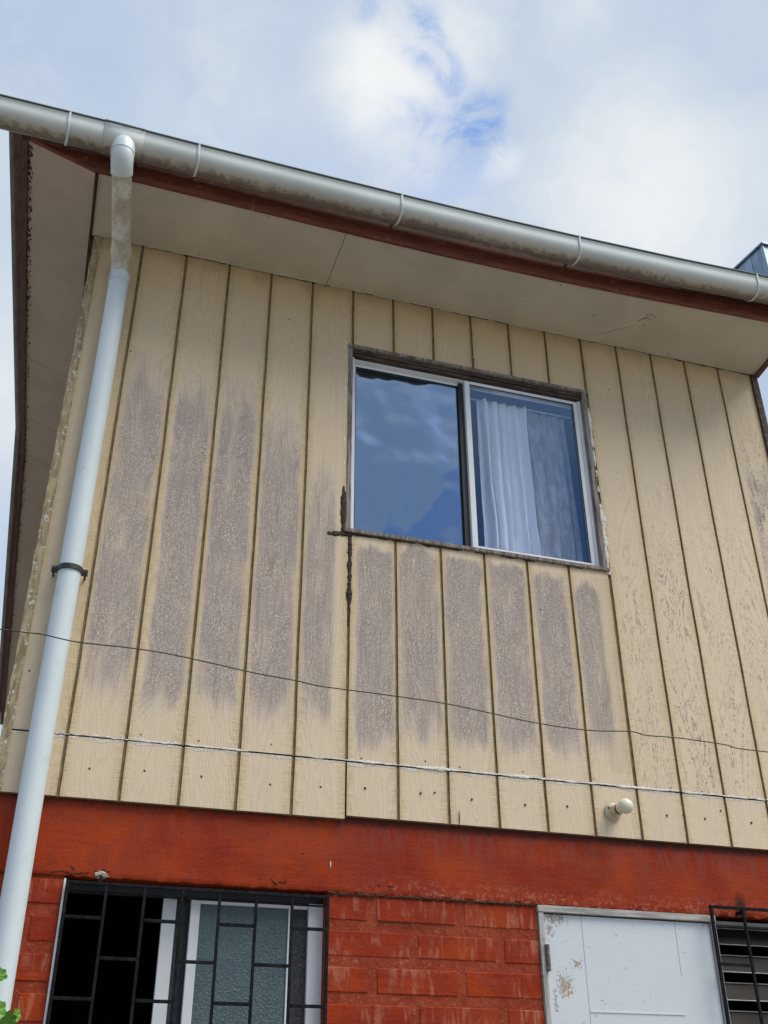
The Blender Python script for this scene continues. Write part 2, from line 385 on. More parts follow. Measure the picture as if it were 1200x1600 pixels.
def m_glass(refl, tint, trans, wob=0, fm=1.2):
    def fn(k, b, nt):
        nt.nodes.remove(b); out = nt.nodes['Material Output']
        ge = k.node('ShaderNodeNewGeometry'); cs = k.math('ABSOLUTE', k.vmath('DOT_PRODUCT', ge.outputs['Incoming'], ge.outputs['Normal']))
        fr = k.math('ADD', k.math('MULTIPLY', k.math('POWER', k.math('SUBTRACT', 1, cs), 5), .96), .04)
        gl = k.node('ShaderNodeBsdfGlossy'); gl.inputs['Roughness'].default_value = .02; k.put(gl.inputs['Color'], tint)
        tr = k.node('ShaderNodeBsdfTransparent'); k.put(tr.inputs['Color'], trans)
        p = k.obj()
        nn = k.bump(k.noise(p, 4.0, 1.5, .5), .02*wob, 1.0) if wob else None
        if nn: k.put(gl.inputs['Normal'], nn)
        f = k.math('ADD', k.math('MULTIPLY', fr, fm), refl, clamp=True)
        mx = k.node('ShaderNodeMixShader'); k.put(mx.inputs[0], f)
        k.l.new(tr.outputs[0], mx.inputs[1]); k.l.new(gl.outputs[0], mx.inputs[2]); k.l.new(mx.outputs[0], out.inputs[0])
    return fn
material('glass_blue', m_glass(.03, (.42, .66, 1.0), (.97, .985, 1.0), .06, 1.0))
material('glass_wavy', m_glass(.24, (.54, .70, .92), (.70, .80, .90), .7, 1.0))
material('glass_dark', m_glass(.02, (.8, .85, .9), (.45, .47, .5), .3))
def m_frost(k, b, nt):
    p = k.obj(); n = k.noise(p, 150, 2, .5, .5); g = k.noise(p, 5, 3, .6)
    c = k.mix(g, (.050, .088, .098), (.085, .135, .15)); c = k.mix(k.ramp(n, .4, .6, 0, .35), c, (.12, .19, .20))
    setp(k, b, c, .3, k.bump(n, .004, 1), .5)
material('frosted_glass', m_frost)
def m_mesh(k, b, nt):
    p = k.obj(); n = k.noise(p, 160, 2, .5, .5)
    setp(k, b, k.mix(k.ramp(n, .4, .6), (.016, .018, .022), (.045, .048, .055)), .5, k.bump(n, .003, 1), .4)
material('dark_pane', m_mesh)
def m_curtain(sheer):
    def fn(k, b, nt):
        nt.nodes.remove(b); out = nt.nodes['Material Output']; p = k.obj()
        n = k.noise(k.scale(p, 70, 70, 25), 1, 4, .6)
        df = k.node('ShaderNodeBsdfDiffuse'); k.put(df.inputs[0], k.mix(n, (.84, .87, .92), (.93, .94, .96)))
        tl = k.node('ShaderNodeBsdfTranslucent'); k.put(tl.inputs[0], (.7, .75, .8))
        tp = k.node('ShaderNodeBsdfTransparent')
        a = k.node('ShaderNodeMixShader'); a.inputs[0].default_value = .1; k.l.new(df.outputs[0], a.inputs[1]); k.l.new(tl.outputs[0], a.inputs[2])
        c = k.node('ShaderNodeMixShader')
        lace = k.ramp(k.noise(k.scale(p, 30, 30, 12), 1, 3, .6, .5), .4, .65, sheer*1.12, sheer*.85)
        k.put(c.inputs[0], lace if sheer else 0.0)
        k.l.new(a.outputs[0], c.inputs[1]); k.l.new(tp.outputs[0], c.inputs[2]); k.l.new(c.outputs[0], out.inputs[0])
    return fn
material('curtain', m_curtain(0)); material('sheer', m_curtain(.55))
def m_leaf(k, b, nt):
    p = k.obj(); n = k.noise(p, 30, 4, .6)
    setp(k, b, k.mix(n, (.07, .20, .02), (.16, .36, .05)), .45, k.bump(k.noise(p, 90, 3), .002), .4)
    b.inputs['Subsurface Weight'].default_value = 0
material('leaf', m_leaf)

# ---------------------------------------------------------------- ground
g = MB(); g.add([(-300, -300, G), (300, -300, G), (300, 300, G), (-300, 300, G)], [(0, 1, 2, 3)])
go = g.build('ground', 'ground'); go['kind'] = 'structure'

# ================================================================ HOUSE
house = thing('house', 'two storey house, worn beige grooved siding above painted red brick', 'house', (.5, 2.7, G))

# --- siding
WX = {  # per board (index of its left groove): top fade start/full, bottom full/end, left/right margins, strength
    -5: (-.42, -1.0, -2.02, -2.34, .020, .020, .92), -4: (-.50, -1.05, -2.10, -2.32, .036, .022, 1.0), -3: (-.48, -1.05, -2.08, -2.32, .024, .026, 1.0),
    -2: (-.58, -1.25, -2.05, -2.34, .022, .026, .98), -1: (-.80, -1.50, -2.10, -2.32, .020, .066, .92),
    0: (-1.375, -1.44, -2.18, -2.36, .032, .018, .97), 1: (-1.37, -1.42, -2.12, -2.33, .018, .020, .92), 2: (-1.375, -1.42, -2.14, -2.30, .020, .024, .98),
    3: (-1.375, -1.43, -2.14, -2.33, .022, .024, .98), 4: (-1.385, -1.45, -2.12, -2.31, .026, .030, .98), 5: (-1.40, -1.47, -2.05, -2.33, .022, .070, .92)}
def attr_at(x, z):
    i = math.floor(x/PITCH); t = x-i*PITCH
    wv = 0
    if i in WX and z > SEAM:
        a, bb, c, d, ml, mr, s = WX[i]; ml -= .005; mr -= .005
        nz = .05*fbm(x*16, z*3, i*3.1)
        wv = sstep(-(z+nz), -a, -bb)*(1-sstep(-(z+nz), -c, -d))
        ed = .006*fbm(z*7, i*7.7)+.003*fbm(z*40, i*2)
        wv *= sstep(t, ml-.018+ed, ml+.020+ed)*sstep(PITCH-t, mr-.018-ed, mr+.020-ed)
        wv *= s*(.86+.3*fbm(x*20, z*4, 5))
    sp = .18
    if i >= 6:
        mid_ = sstep(t, .012, .05)*sstep(PITCH-t, .012, .05)
        sp = (.18+.75*sstep(-z, .5, 1.7)*(.75+.5*fbm(x*5, z*3, 9)))*mid_*(1.1 if i == 7 else .85)
        sp *= 1-.8*sstep(-z, 2.3, 2.4)
        if i >= 10: sp = mid_*(.3+.9*sstep(-z, .25, .7)); wv = .55*sstep(-z, .3, .75)*mid_*(1-sstep(-z, 1.3, 1.9))*(.9+.5*fbm(x*12, z*6, 2))
    if i == -6: sp = .12
    d = 0
    dg = min(t, PITCH-t)                        # grime bleeding from the grooves
    d = max(d, (.30+.30*fbm(z*12, i*5))*(1-sstep(dg, .004, .016)))
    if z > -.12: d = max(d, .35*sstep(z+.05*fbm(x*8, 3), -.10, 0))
    if WIN[0]-.02 < x < WIN[1]+.01 and z < WIN[2]: d = max(d, .5*(1-sstep(WIN[2]-z+.012*fbm(x*50, 1), .0, .030)))
    if i == 5 and -2.3 < z < -1.4 and t > .1: d = max(d, .15)
    return (max(0, wv), max(0, min(1, sp)), max(0, min(1, d)))
def siding(x0, x1, z0, z1, hole=None, yoff=0.0, skip_groove=()):
    mb = MB(); cols = []   # (x, y, isgroove)
    gi = [i for i in range(-6, 13) if x0+.01 < i*PITCH < x1-.01]
    gx = [i*PITCH for i in gi]
    knots = [x0]+gx+[x1]
    xs = []
    for a, bb in zip(knots, knots[1:]):
        la = a+(.006 if a in gx else 0); lb = bb-(.006 if bb in gx else 0)
        n = max(2, round((lb-la)/.0105))
        seg = [la+(lb-la)*j/n for j in range(n+1)]
        xs += [(v, 0, 0) for v in seg]
        if bb in gx: xs += [(bb-.0042, .008, 1), (bb+.0042, .008, 1)]
    if hole:
        for hx in (hole[0], hole[1]):
            xs = [q for q in xs if abs(q[0]-hx) > .004]+[(hx, 0, 0)]
        xs.sort(key=lambda q: q[0])
    nz = max(2, round((z1-z0)/.0145)); zs = [z0+(z1-z0)*j/nz for j in range(nz+1)]
    if hole:
        for hz in (hole[2], hole[3]): zs = [q for q in zs if abs(q-hz) > .004]+[hz]
        zs.sort()
    nx = len(xs); vals = []
    for z in zs:
        for (x, y, gflag) in xs:
            yy = y+yoff+.0012*fbm(x*3, z*2, 1, 2)
            if y > 0: yy = y+yoff
            xx = x+.0022*fbm(z*2.2, round(x/PITCH)*9.7, 0, 2) if abs(x-round(x/PITCH)*PITCH) < .0065 else x
            mb.v.append((xx, yy, z)); vals.append(attr_at(x, z))
    for j in range(len(zs)-1):
        for i in range(nx-1):
            if hole:
                cx = (xs[i][0]+xs[i+1][0])/2; cz = (zs[j]+zs[j+1])/2
                if hole[0] < cx < hole[1] and hole[2] < cz < hole[3]: continue
            a = j*nx+i; mb.f.append((a, a+1, a+nx+1, a+nx)); mb.m.append(1 if (xs[i][2] or xs[i+1][2]) else 0)
    # returns at the bottom edge and ends
    o = len(mb.v)
    for (x, y, gflag) in xs: mb.v.append((x, .021+yoff, z0)); vals.append((0, 0, .9))
    for i in range(nx-1): mb.f.append((i, i+1, o+i+1, o+i)); mb.m.append(1)
    mb.a['wx'] = vals
    return mb
siding(XL+.03, XR-.032, SEAM+.003, .0, WIN).build('siding', ['siding', 'groove'], house, smooth=True, sangle=30)
s2 = MB()
la = siding(XL+.03, -.0035, -2.566, SEAM-.003); lb = siding(.0035, XR-.032, -2.553, SEAM-.003, yoff=.002)
o = la.build('skirt_siding', ['siding', 'groove'], house, smooth=True, sangle=30); o['label'] = 'short strip of siding with nail heads below the caulked joint, left sheet'
o = lb.build('skirt_siding', ['siding', 'groove'], house, smooth=True, sangle=30); o['label'] = 'short strip of siding with nail heads below the caulked joint, right sheet'
# backing sheet behind the siding (dark in the open joints)
m = MB(); wi = WIN
for (a, b_, c, d) in [(XL+.01, wi[0]-.012, -2.535, 0), (wi[1]+.012, XR-.01, -2.535, 0), (wi[0]-.012, wi[1]+.012, -2.535, wi[2]-.01), (wi[0]-.012, wi[1]+.012, wi[3]+.01, 0)]:
    m.box(a, b_, .0225, .10, c, d)
m.build('wall_backing', 'dark_dirt', house)
# nail heads
def nailhead(x, z, y=0, r=.0042):
    m = MB()
    vs = [(x+r*cos(a*pi/4), y-.0012, z+r*sin(a*pi/4)) for a in range(8)]+[(x+r*1.2*cos(a*pi/4), y+.002, z+r*1.2*sin(a*pi/4)) for a in range(8)]
    m.add(vs, [tuple(range(8))]+[(i, (i+1) % 8, 8+(i+1) % 8, 8+i) for i in range(8)]); m.build('nail_head', 'nail', house)
for i in range(-5, 11):
    nailhead((i+.5)*PITCH+random.uniform(-.03, .03), -2.455+random.uniform(-.012, .012))
    if random.random() < .5: nailhead((i+.5)*PITCH+random.uniform(-.06, .06), -2.325+random.uniform(-.012, .012), r=.003)
for (x, z) in [(-1.18, -2.13), (-.31, -.26), (1.35, -.30), (-1.13, -1.7), (1.6, -2.41), (1.42, -2.44), (.62, -.28), (-1.0, -.62), (.35, -2.44), (.86, -1.60), (2.0, -1.8)]: nailhead(x, z, r=.0035)
# rust drip under the skirt
m = MB(); m.tube([(.445, -.0015, -2.50), (.446, -.002, -2.53), (.445, -.001, -2.555)], [.001, .002, .0012], 6); m.build('rust_drip', 'nail', house)

# caulk: horizontal seam (patchy), window edge
def bead(name, pts_fn, n, r, mat, parent, amp=.6, gate=None, flat=.5, seg=7):
    mb = MB(); prev = None; run = []
    def flush(run):
        if len(run) < 2: return
        vs = []; 
        for (p, rr, ax) in run:
            for j in range(seg):
                a = 2*pi*j/seg; q = rr*(1+.35*fbm(p[0]*90+j, p[2]*90, 3))
                vs.append(Vector(p)+ax*(q*cos(a))+Vector((0, -1, 0))*(q*flat*sin(a)))
        nn = len(run)
        mb.add(vs, [(i*seg+j, i*seg+(j+1) % seg, (i+1)*seg+(j+1) % seg, (i+1)*seg+j) for i in range(nn-1) for j in range(seg)]+[tuple(range(seg)), tuple(range((nn-1)*seg, nn*seg))])
    for i in range(n+1):
        t = i/n; p, ax = pts_fn(t)
        rr = r*(1+amp*fbm(p[0]*16+3, p[2]*16, 2, 4)*1.6)
        if gate: rr *= gate(t, p)
        if rr < r*.28:
            flush(run); run = []
        else: run.append((p, rr, ax))
    flush(run)
    o_ = mb.build(name, mat, parent, smooth=True, sangle=80); o_['kind'] = 'stuff'
    return o_
Z = Vector((0, 0, 1)); X = Vector((1, 0, 0))
bead('caulk_bead', lambda t: ((-1.08+t*3.3, .0005, SEAM+.0035-.003*fbm(t*30, 1)), Z), 1400, .0032, 'caulk', house, .9,
     lambda t, p: .65+1.1*max(-.4, fbm(p[0]*5.3+1.7, 4.2, 0, 4))+.35*sstep(p[0], -.1, .3), .3)
bead('caulk_bead', lambda t: ((WIN[1]+.008+.002*fbm(t*20, 5), .0, WIN[3]-t*1.03), X), 260, .0075, 'caulk', house, 1.1,
     lambda t, p: .55+.8*abs(fbm(t*15, 2.2)), .35)
bead('caulk_bead', lambda t: ((WIN[0]-.01+t*1.24, .0, WIN[3]+.006+.002*fbm(t*20, 7)), Z), 260, .005, 'caulk', house, 1.1,
     lambda t, p: .35+.9*abs(fbm(t*12, 7.2)), .35)
bead('caulk_bead', lambda t: ((WIN[0]-.011, .0, WIN[3]+.02-t*.75), X), 200, .0035, 'caulk', house, 1.1,
     lambda t, p: .2+.9*abs(fbm(t*12, 3.2)), .35)
# tar sealant at the lower left window corner and down the groove
bead('tar_sealant', lambda t: ((-.030-.003*fbm(t*9, 1), -.001, -1.135-t*.245), X), 90, .0105, 'tar', house, .35, lambda t, p: .5+.6*sstep(t, 0, .35), .4, 9)
bead('tar_sealant', lambda t: ((.008-t*.105, -.0015, -1.368-.012*t+.004*fbm(t*12, 4)), Z), 50, .015, 'tar', house, .4, lambda t, p: 1-.35*t, .3, 9)
bead('tar_sealant', lambda t: ((.001+.002*fbm(t*12, 6), .001, -1.37-t*.42), X), 150, .0098, 'tar', house, .35, lambda t, p: 1.0-.45*sstep(t, .7, 1), .55, 9)
bead('tar_sealant', lambda t: ((.0+t*1.19, .001, WIN[2]-.008+.002*fbm(t*30, 2)), Z), 260, .006, 'tar', house, 1.0, lambda t, p: 1.0-.5*t, .4, 7)

# --- corners
m = MB(); rows = 150; vs = []
for j in range(rows+1):
    z = -2.56+2.56*j/rows
    jx = .003*fbm(z*14, 3)+.002*fbm(z*60, 1); jy = .003*fbm(z*25, 9)
    vs += [(XL-.002+jx, .03, z), (XL-.001+jx, -.004+jy, z), (XL+.016+jx*.4, -.007+jy, z), (XL+.032+.002*fbm(z*30, 5), -.004, z), (XL+.034, .012, z)]
m.add(vs, [(j*5+i, j*5+i+1, j*5+i+6, j*5+i+5) for j in range(rows) for i in range(4)])
o = m.build('corner_trim', 'peeling', house, smooth=True, sangle=35); o['label'] = 'left corner strip with flaking whitish paint'
m = MB(); m.box(XR-.030, XR-.008, -.012, .03, -2.55, -.002); m.box(XR-.006, XR+.022, .004, .05, -2.55, -.002)
o = m.build('corner_trim', 'dark_wood', house, bevel=.002); o['label'] = 'dark brown right corner strip'

# --- body walls
m = MB()
m.box(XL, XL+.10, .031, 5.5, -2.55, .05); m.build('upper_wall', 'stucco', house); m = MB(); m.box(XR-.10, XR, .051, 5.5, -2.55, .05)
m.build('upper_wall', 'stucco', house); m = MB(); m.box(XL+.101, XR-.101, 5.4, 5.5, -2.55, .05); m.build('upper_wall', 'stucco', house)
# gable triangles
for x0 in (XL, XR-.10):
    m = MB(); m.prism([(x0, .10, .052), (x0, 5.5, .052), (x0, 2.65, .42)], [(x0+.1, .10, .052), (x0+.1, 5.5, .052), (x0+.1, 2.65, .42)]); m.build('gable', 'stucco', house)
for q_ in ((XL, XL+.15, .21, 5.5), (XR-.15, XR, .21, 5.5), (XL+.151, XR-.151, 5.35, 5.5)):
    m = MB(); m.box(*q_, G, -2.552); m.build('lower_wall', 'red_brick', house)
m = MB(); m.box(XL+.102, XR-.102, .13, 5.39, -2.57, -2.42); m.build('floor_slab', 'interior', house)
m = MB(); m.box(XL+.102, XR-.102, .11, 5.39, -.04, -.02); m.build('ceiling', 'interior', house)
m = MB(); m.box(XL+.104, XR-.104, 2.6, 2.66, -2.415, -.045); m.build('inner_wall', 'interior', house)
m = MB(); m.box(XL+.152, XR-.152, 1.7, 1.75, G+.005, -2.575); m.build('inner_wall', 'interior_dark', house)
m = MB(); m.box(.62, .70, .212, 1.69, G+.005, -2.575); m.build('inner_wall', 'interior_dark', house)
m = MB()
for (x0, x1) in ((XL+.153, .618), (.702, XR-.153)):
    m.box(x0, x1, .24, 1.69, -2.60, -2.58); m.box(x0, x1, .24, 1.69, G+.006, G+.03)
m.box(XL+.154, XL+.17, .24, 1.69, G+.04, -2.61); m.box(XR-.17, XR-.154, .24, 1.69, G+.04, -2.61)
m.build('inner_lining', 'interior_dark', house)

# --- eaves
FT = [(-1.62, .012), (-1.26, .010), (-.6, -.004), (.0, -.016), (.35, -.02), (.9, -.014), (1.35, .0), (2.09, .034), (2.3, .044)]
FY = -.392
def fz(x): return interp(x, FT)
def soffit(x0, x1):
    m = MB(); n = max(2, int((x1-x0)/.12)); top = []
    for i in range(n+1):
        x = x0+(x1-x0)*i/n
        top += [(x, -.001, -.000+.10*fz(x)), (x, FY+.018, fz(x)+.001), (x, FY+.018, fz(x)+.009), (x, -.001, .009+.1*fz(x))]
    m.add(top, [(i*4+a, i*4+(a+1) % 4, (i+1)*4+(a+1) % 4, (i+1)*4+a) for i in range(n) for a in range(4)]+[(0, 1, 2, 3), tuple(n*4+a for a in range(4))])
    return m.build('soffit_panel', 'soffit', house)
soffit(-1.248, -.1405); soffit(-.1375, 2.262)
m = MB(); n = 60   # thin bead of old paint and grime where soffit meets siding
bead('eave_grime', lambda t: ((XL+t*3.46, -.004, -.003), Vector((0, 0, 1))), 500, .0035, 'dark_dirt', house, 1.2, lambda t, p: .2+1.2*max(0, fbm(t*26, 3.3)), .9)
bead('eave_grime', lambda t: ((XL+t*3.46, -.008, -.001+.1*fz(XL+t*3.46)), Vector((0, 0, 1))), 500, .003, 'soffit', house, .9, lambda t, p: .8+.8*fbm(t*36, 8.3), .9)
for pts in ([(1.44, -.21), (1.47, -.255), (1.455, -.28)], [(1.45, -.24), (1.49, -.245), (1.50, -.225)], [(1.47, -.27), (1.50, -.27), (1.53, -.255)], [(1.26, -.04), (1.33, -.09), (1.40, -.15), (1.46, -.19)]):
    q = []
    for (a, b_) in zip(pts, pts[1:]):
        for s_ in range(7): t = s_/7; q.append((a[0]+(b_[0]-a[0])*t+random.uniform(-.004, .004), a[1]+(b_[1]-a[1])*t+random.uniform(-.003, .003), 0))
    q = [(x, y, .1*fz(x)+(.9*fz(x)+.001)*(-y/.374)-.0002) for x, y, _ in q]
    m = MB(); m.tube(q, [random.uniform(.0003, .0011) for _ in q], 5); m.build('stain_line', 'dark_wood', house)
for i in range(26):
    x = -1.15+i*.131+random.uniform(-.02, .02); y = random.choice([-.03, -.03, -.35, -.19]); z = .1*fz(x)+(.9*fz(x)+.001)*(-y/.374)-.0006; r = random.uniform(.0018, .0032)
    m = MB(); m.add([(x+r*cos(a*pi/3), y+r*sin(a*pi/3), z) for a in range(6)]+[(x+r*1.5*cos(a*pi/3), y+r*1.5*sin(a*pi/3), z+.0012) for a in range(6)], [tuple(range(6))]+[(a, (a+1) % 6, 6+(a+1) % 6, 6+a) for a in range(6)])
    m.build('soffit_nail', 'nail', house)
# fascia board, lower edge lightly sagged, cut up towards the left end
def fbot(x):
    z = fz(x)-.006
    if x < -1.26: z = .004+(-1.26-x)/.30*.105
    return z
m = MB(); vs = []; xs_ = [-1.60, -1.50, -1.38, -1.262]+[-1.2+i*.1 for i in range(36)]
xs_ = [x for x in xs_ if x <= 2.31]
for x in xs_:
    zb = fbot(x)+.0015*fbm(x*30, 2)
    vs += [(x, FY, zb), (x, FY+.018, zb), (x, FY+.018, .17), (x, FY, .17)]
n = len(xs_)
m.add(vs, [(i*4+a, i*4+(a+1) % 4, (i+1)*4+(a+1) % 4, (i+1)*4+a) for i in range(n-1) for a in range(4)]+[(0, 1, 2, 3), tuple((n-1)*4+a for a in range(4))])
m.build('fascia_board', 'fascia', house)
m = MB()   # narrow drip batten under the fascia face
vs = []
for x in xs_:
    if x < -1.27: continue
    z = fz(x)-.0075
    vs += [(x, FY-.007, z), (x, FY-.001, z-.003), (x, FY-.001, z+.018), (x, FY-.007, z+.016)]
n = len(vs)//4
m.add(vs, [(i*4+a, i*4+(a+1) % 4, (i+1)*4+(a+1) % 4, (i+1)*4+a) for i in range(n-1) for a in range(4)]+[(0, 1, 2, 3), tuple((n-1)*4+a for a in range(4))])
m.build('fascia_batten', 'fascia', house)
# gable eave on the left: sloping soffit panels and barge board
RIDGE = 2.65; REND = 6.2
def rz(y):   # lower edge of the barge board along the gable
    return .103+.112*(y+.395) if y <= RIDGE else (.103+.112*(RIDGE+.395))-.190*(y-RIDGE)
XO, XI = -1.556, -1.262
def rsoff(y0, y1, name='gable_soffit_panel'):
    m = MB(); q = lambda x, y, dz: (x, y, rz(y)+dz-(.105*(x-XO)/(XI-XO)))
    a = [q(XO+.001, y0, .0), q(XI, y0, 0), q(XI, y0, .01), q(XO+.001, y0, .01)]; b_ = [q(XO+.001, y1, 0), q(XI, y1, 0), q(XI, y1, .01), q(XO+.001, y1, .01)]
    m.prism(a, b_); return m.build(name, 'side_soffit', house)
rsoff(-.373, 1.40); rsoff(1.403, 2.12); rsoff(2.123, RIDGE); rsoff(RIDGE+.002, REND)
# closing strip between gable soffit and front soffit
m = MB(); m.prism([(-1.2605, -.37, -.005), (-1.2605, .0, -.005), (-1.2605, .0, .13), (-1.2605, -.37, .13)], [(-1.250, -.37, -.005), (-1.250, .0, -.005), (-1.250, .0, .13), (-1.250, -.37, .13)])
m.prism([(-1.2605, .0, -.01), (-1.2605, RIDGE, .0), (-1.2605, RIDGE, .5), (-1.2605, .0, .12)], [(-1.2355, .0, -.01), (-1.2355, RIDGE, .0), (-1.2355, RIDGE, .5), (-1.2355, .0, .12)])
m.prism([(-1.2605, RIDGE+.001, .0), (-1.2605, 5.5, -.45), (-1.2605, 5.5, -.2), (-1.2605, RIDGE+.001, .5)], [(-1.2355, RIDGE+.001, .0), (-1.2355, 5.5, -.45), (-1.2355, 5.5, -.2), (-1.2355, RIDGE+.001, .5)])
m.build('eave_closing_strip', 'dark_dirt', house)
def barge(y0, y1, x0, x1, dz, h, mat, name):
    m = MB(); q = lambda x, y, d: (x, y, rz(y)+d)
    m.prism([q(x0, y0, dz), q(x1, y0, dz), q(x1, y0, h), q(x0, y0, h)], [q(x0, y1, dz), q(x1, y1, dz), q(x1, y1, h), q(x0, y1, h)])
    return m.build(name, mat, house, bevel=.002)
barge(FY-.0, RIDGE, XO-.022, XO, -.012, .17, 'barge', 'barge_board'); barge(RIDGE+.002, REND, XO-.022, XO, -.012, .17, 'barge', 'barge_board')
for (y0, y1, d0, d1) in ((FY-.02, RIDGE, -.002, .150), (RIDGE+.002, REND, .150, .10)):
    m = MB(); q = lambda x, y, d: (x, y, rz(y)+d)
    m.prism([q(XO-.062, y0, d0), q(XO-.023, y0, d0), q(XO-.023, y0, .19), q(XO-.062, y0, .19)], [q(XO-.062, y1, d1), q(XO-.023, y1, d1), q(XO-.023, y1, .19), q(XO-.062, y1, .19)])
    m.build('barge_flashing', 'barge', house, bevel=.002)
# ragged grime along the inside of the barge board
mb = MB()
for i in range(420):
    y = -.35+random.random()**1.5*5.5; x = XO+random.random()**2.2*.022; z = rz(y)-.105*(x-XO)/(XI-XO)-.001; r = random.uniform(.0015, .006)
    mb.add([(x+r*cos(a*pi/3)*random.uniform(.6, 1.2), y+r*2.2*sin(a*pi/3)*random.uniform(.6, 1.3), z) for a in range(6)]+[(x, y, z-.0015)], [(6, a, (a+1) % 6) for a in range(6)])
mb.build('barge_grime', 'dark_dirt', house)['kind'] = 'stuff'
# right end of the eave
m = MB(); m.prism([(2.2625, -.374, -.008+fz(2.26)), (2.2625, -.002, -.010), (2.2625, -.002, .16), (2.2625, -.374, .16)], [(2.288, -.374, -.008+fz(2.26)), (2.288, -.002, -.010), (2.288, -.002, .16), (2.288, -.374, .16)])
m.prism([(2.2655, .0, .0), (2.2655, RIDGE, .33), (2.2655, RIDGE, .52), (2.2655, .0, .16)], [(2.288, .0, .0), (2.288, RIDGE, .33), (2.288, RIDGE, .52), (2.288, .0, .16)])
m.build('eave_end_board', 'barge', house)
# roof: corrugated sheet, two slopes
def rt(y): return rz(y)+.195
m = MB(); xs2 = [-1.65+i*.019 for i in range(int(4.12/.019)+1)]; vs = []
rowy = [-.455, RIDGE, REND+.08]
for y in rowy:
    for i, x in enumerate(xs2): vs.append((x, y, (rt(y) if y > -.4 else .178)+.008*cos(i*pi/2)))
nx = len(xs2)
m.add(vs, [(j*nx+i, j*nx+i+1, (j+1)*nx+i+1, (j+1)*nx+i) for j in range(2) for i in range(nx-1)])
ro = m.build('roof', 'roof_sheet', house, smooth=True)
md = ro.modifiers.new('thick', 'SOLIDIFY'); md.thickness = .003
# rear gutter, its end just shows past the gable
m = MB(); m.tube([(-1.70, REND+.12, rz(REND)+.10), (2.3, REND+.12, rz(REND)+.10)], .075, 20); m.build('rear_gutter', 'pvc_old', house, smooth=True)

# --- red concrete beam
m = MB(); x0, x1 = XL-.0, XR; nx = 420; rowsz = [(-2.56, 0), (-2.60, 0), (-2.66, 0), (-2.72, 0), (-2.77, 0), (-2.80, 0), (-2.812, 0), (-2.819, 1)]
vs = []
for r_, (z, e) in enumerate([(-2.52, 0)]+rowsz):
    for i in range(nx+1):
        x = x0+(x1-x0)*i/nx
        dz = 0; dy = .0012*fbm(x*7, z*7, 3)
        if e: dz = .0055*fbm(x*26, 2, 0, 4)-.002*abs(fbm(x*120, 7)); dy += .002+.003*abs(fbm(x*40, 9))
        vs.append((x, .0235+dy, z+dz))
for i in range(nx+1): vs.append((x0+(x1-x0)*i/nx, .10, -2.815))
nr = 1+len(rowsz)+1
m.add(vs, [(j*(nx+1)+i, j*(nx+1)+i+1, (j+1)*(nx+1)+i+1, (j+1)*(nx+1)+i) for j in range(nr-1) for i in range(nx)])
m.box(x0, x1, .101, .25, -2.815, -2.58)
m.build('concrete_beam', 'red_beam', house, smooth=True, sangle=50)
# chipped cracks in the beam above the windows
def crack(pts, r=.0018, name='crack', mat='dark_dirt'):
    q = []
    for (a, b_) in zip(pts, pts[1:]):
        for s_ in range(6):
            t = s_/6; q.append((a[0]+(b_[0]-a[0])*t+random.uniform(-.0015, .0015), a[1]+(b_[1]-a[1])*t, a[2]+(b_[2]-a[2])*t+random.uniform(-.002, .002)))
    q.append(pts[-1]); mb = MB(); mb.tube(q, [r*random.uniform(.3, 1.4) for _ in q], 5); return mb.build(name, mat, house)
for pts in [[(-.26, -2.79), (-.245, -2.80), (-.25, -2.806), (-.235, -2.804)], [(-.235, -2.797), (-.215, -2.80), (-.205, -2.794)], [(-.835, -2.792), (-.82, -2.80), (-.81, -2.797)],
            [(-1.0, -2.81), (-.965, -2.806), (-.93, -2.812), (-.88, -2.806)], [(-.94, -2.79), (-.925, -2.80)], [(.13, -2.785), (.14, -2.79)], [(.17, -2.788), (.19, -2.79)]]:
    crack([(a, .0225, b_) for a, b_ in pts])
crack([(-.05+i*.04, .0255, -2.8235+.003*fbm(i*1.3, 5)) for i in range(21)], .0034)
crack([(.14, .027, -2.917), (.21, .027, -2.914), (.27, .027, -2.919), (.33, .027, -2.916), (.40, .027, -2.919)], .0014)
m = MB()
bm = bmesh.new(); bmesh.ops.create_icosphere(bm, subdivisions=3, radius=1)
for v in bm.verts:
    n_ = 1+.45*fbm(v.co.x*2.5, v.co.y*2.5, v.co.z*2.5+3); v.co = Vector((v.co.x*.022*n_-.838, v.co.y*.012*n_+.022, v.co.z*.0125*n_-2.812))
me = bpy.data.meshes.new('mortar_lump'); bm.to_mesh(me); bm.free(); me.materials.append(MATS['concrete_crumb'])
o = bpy.data.objects.new('mortar_lump', me); COL.objects.link(o); o.parent = house; o.matrix_parent_inverse = house.matrix_world.inverted()
m = MB(); m.tube([(-.048, .0215, -2.715), (-.047, .021, -2.725), (-.048, .0215, -2.74)], [.001, .0028, .001], 6); m.build('paint_chip', 'caulk', house)

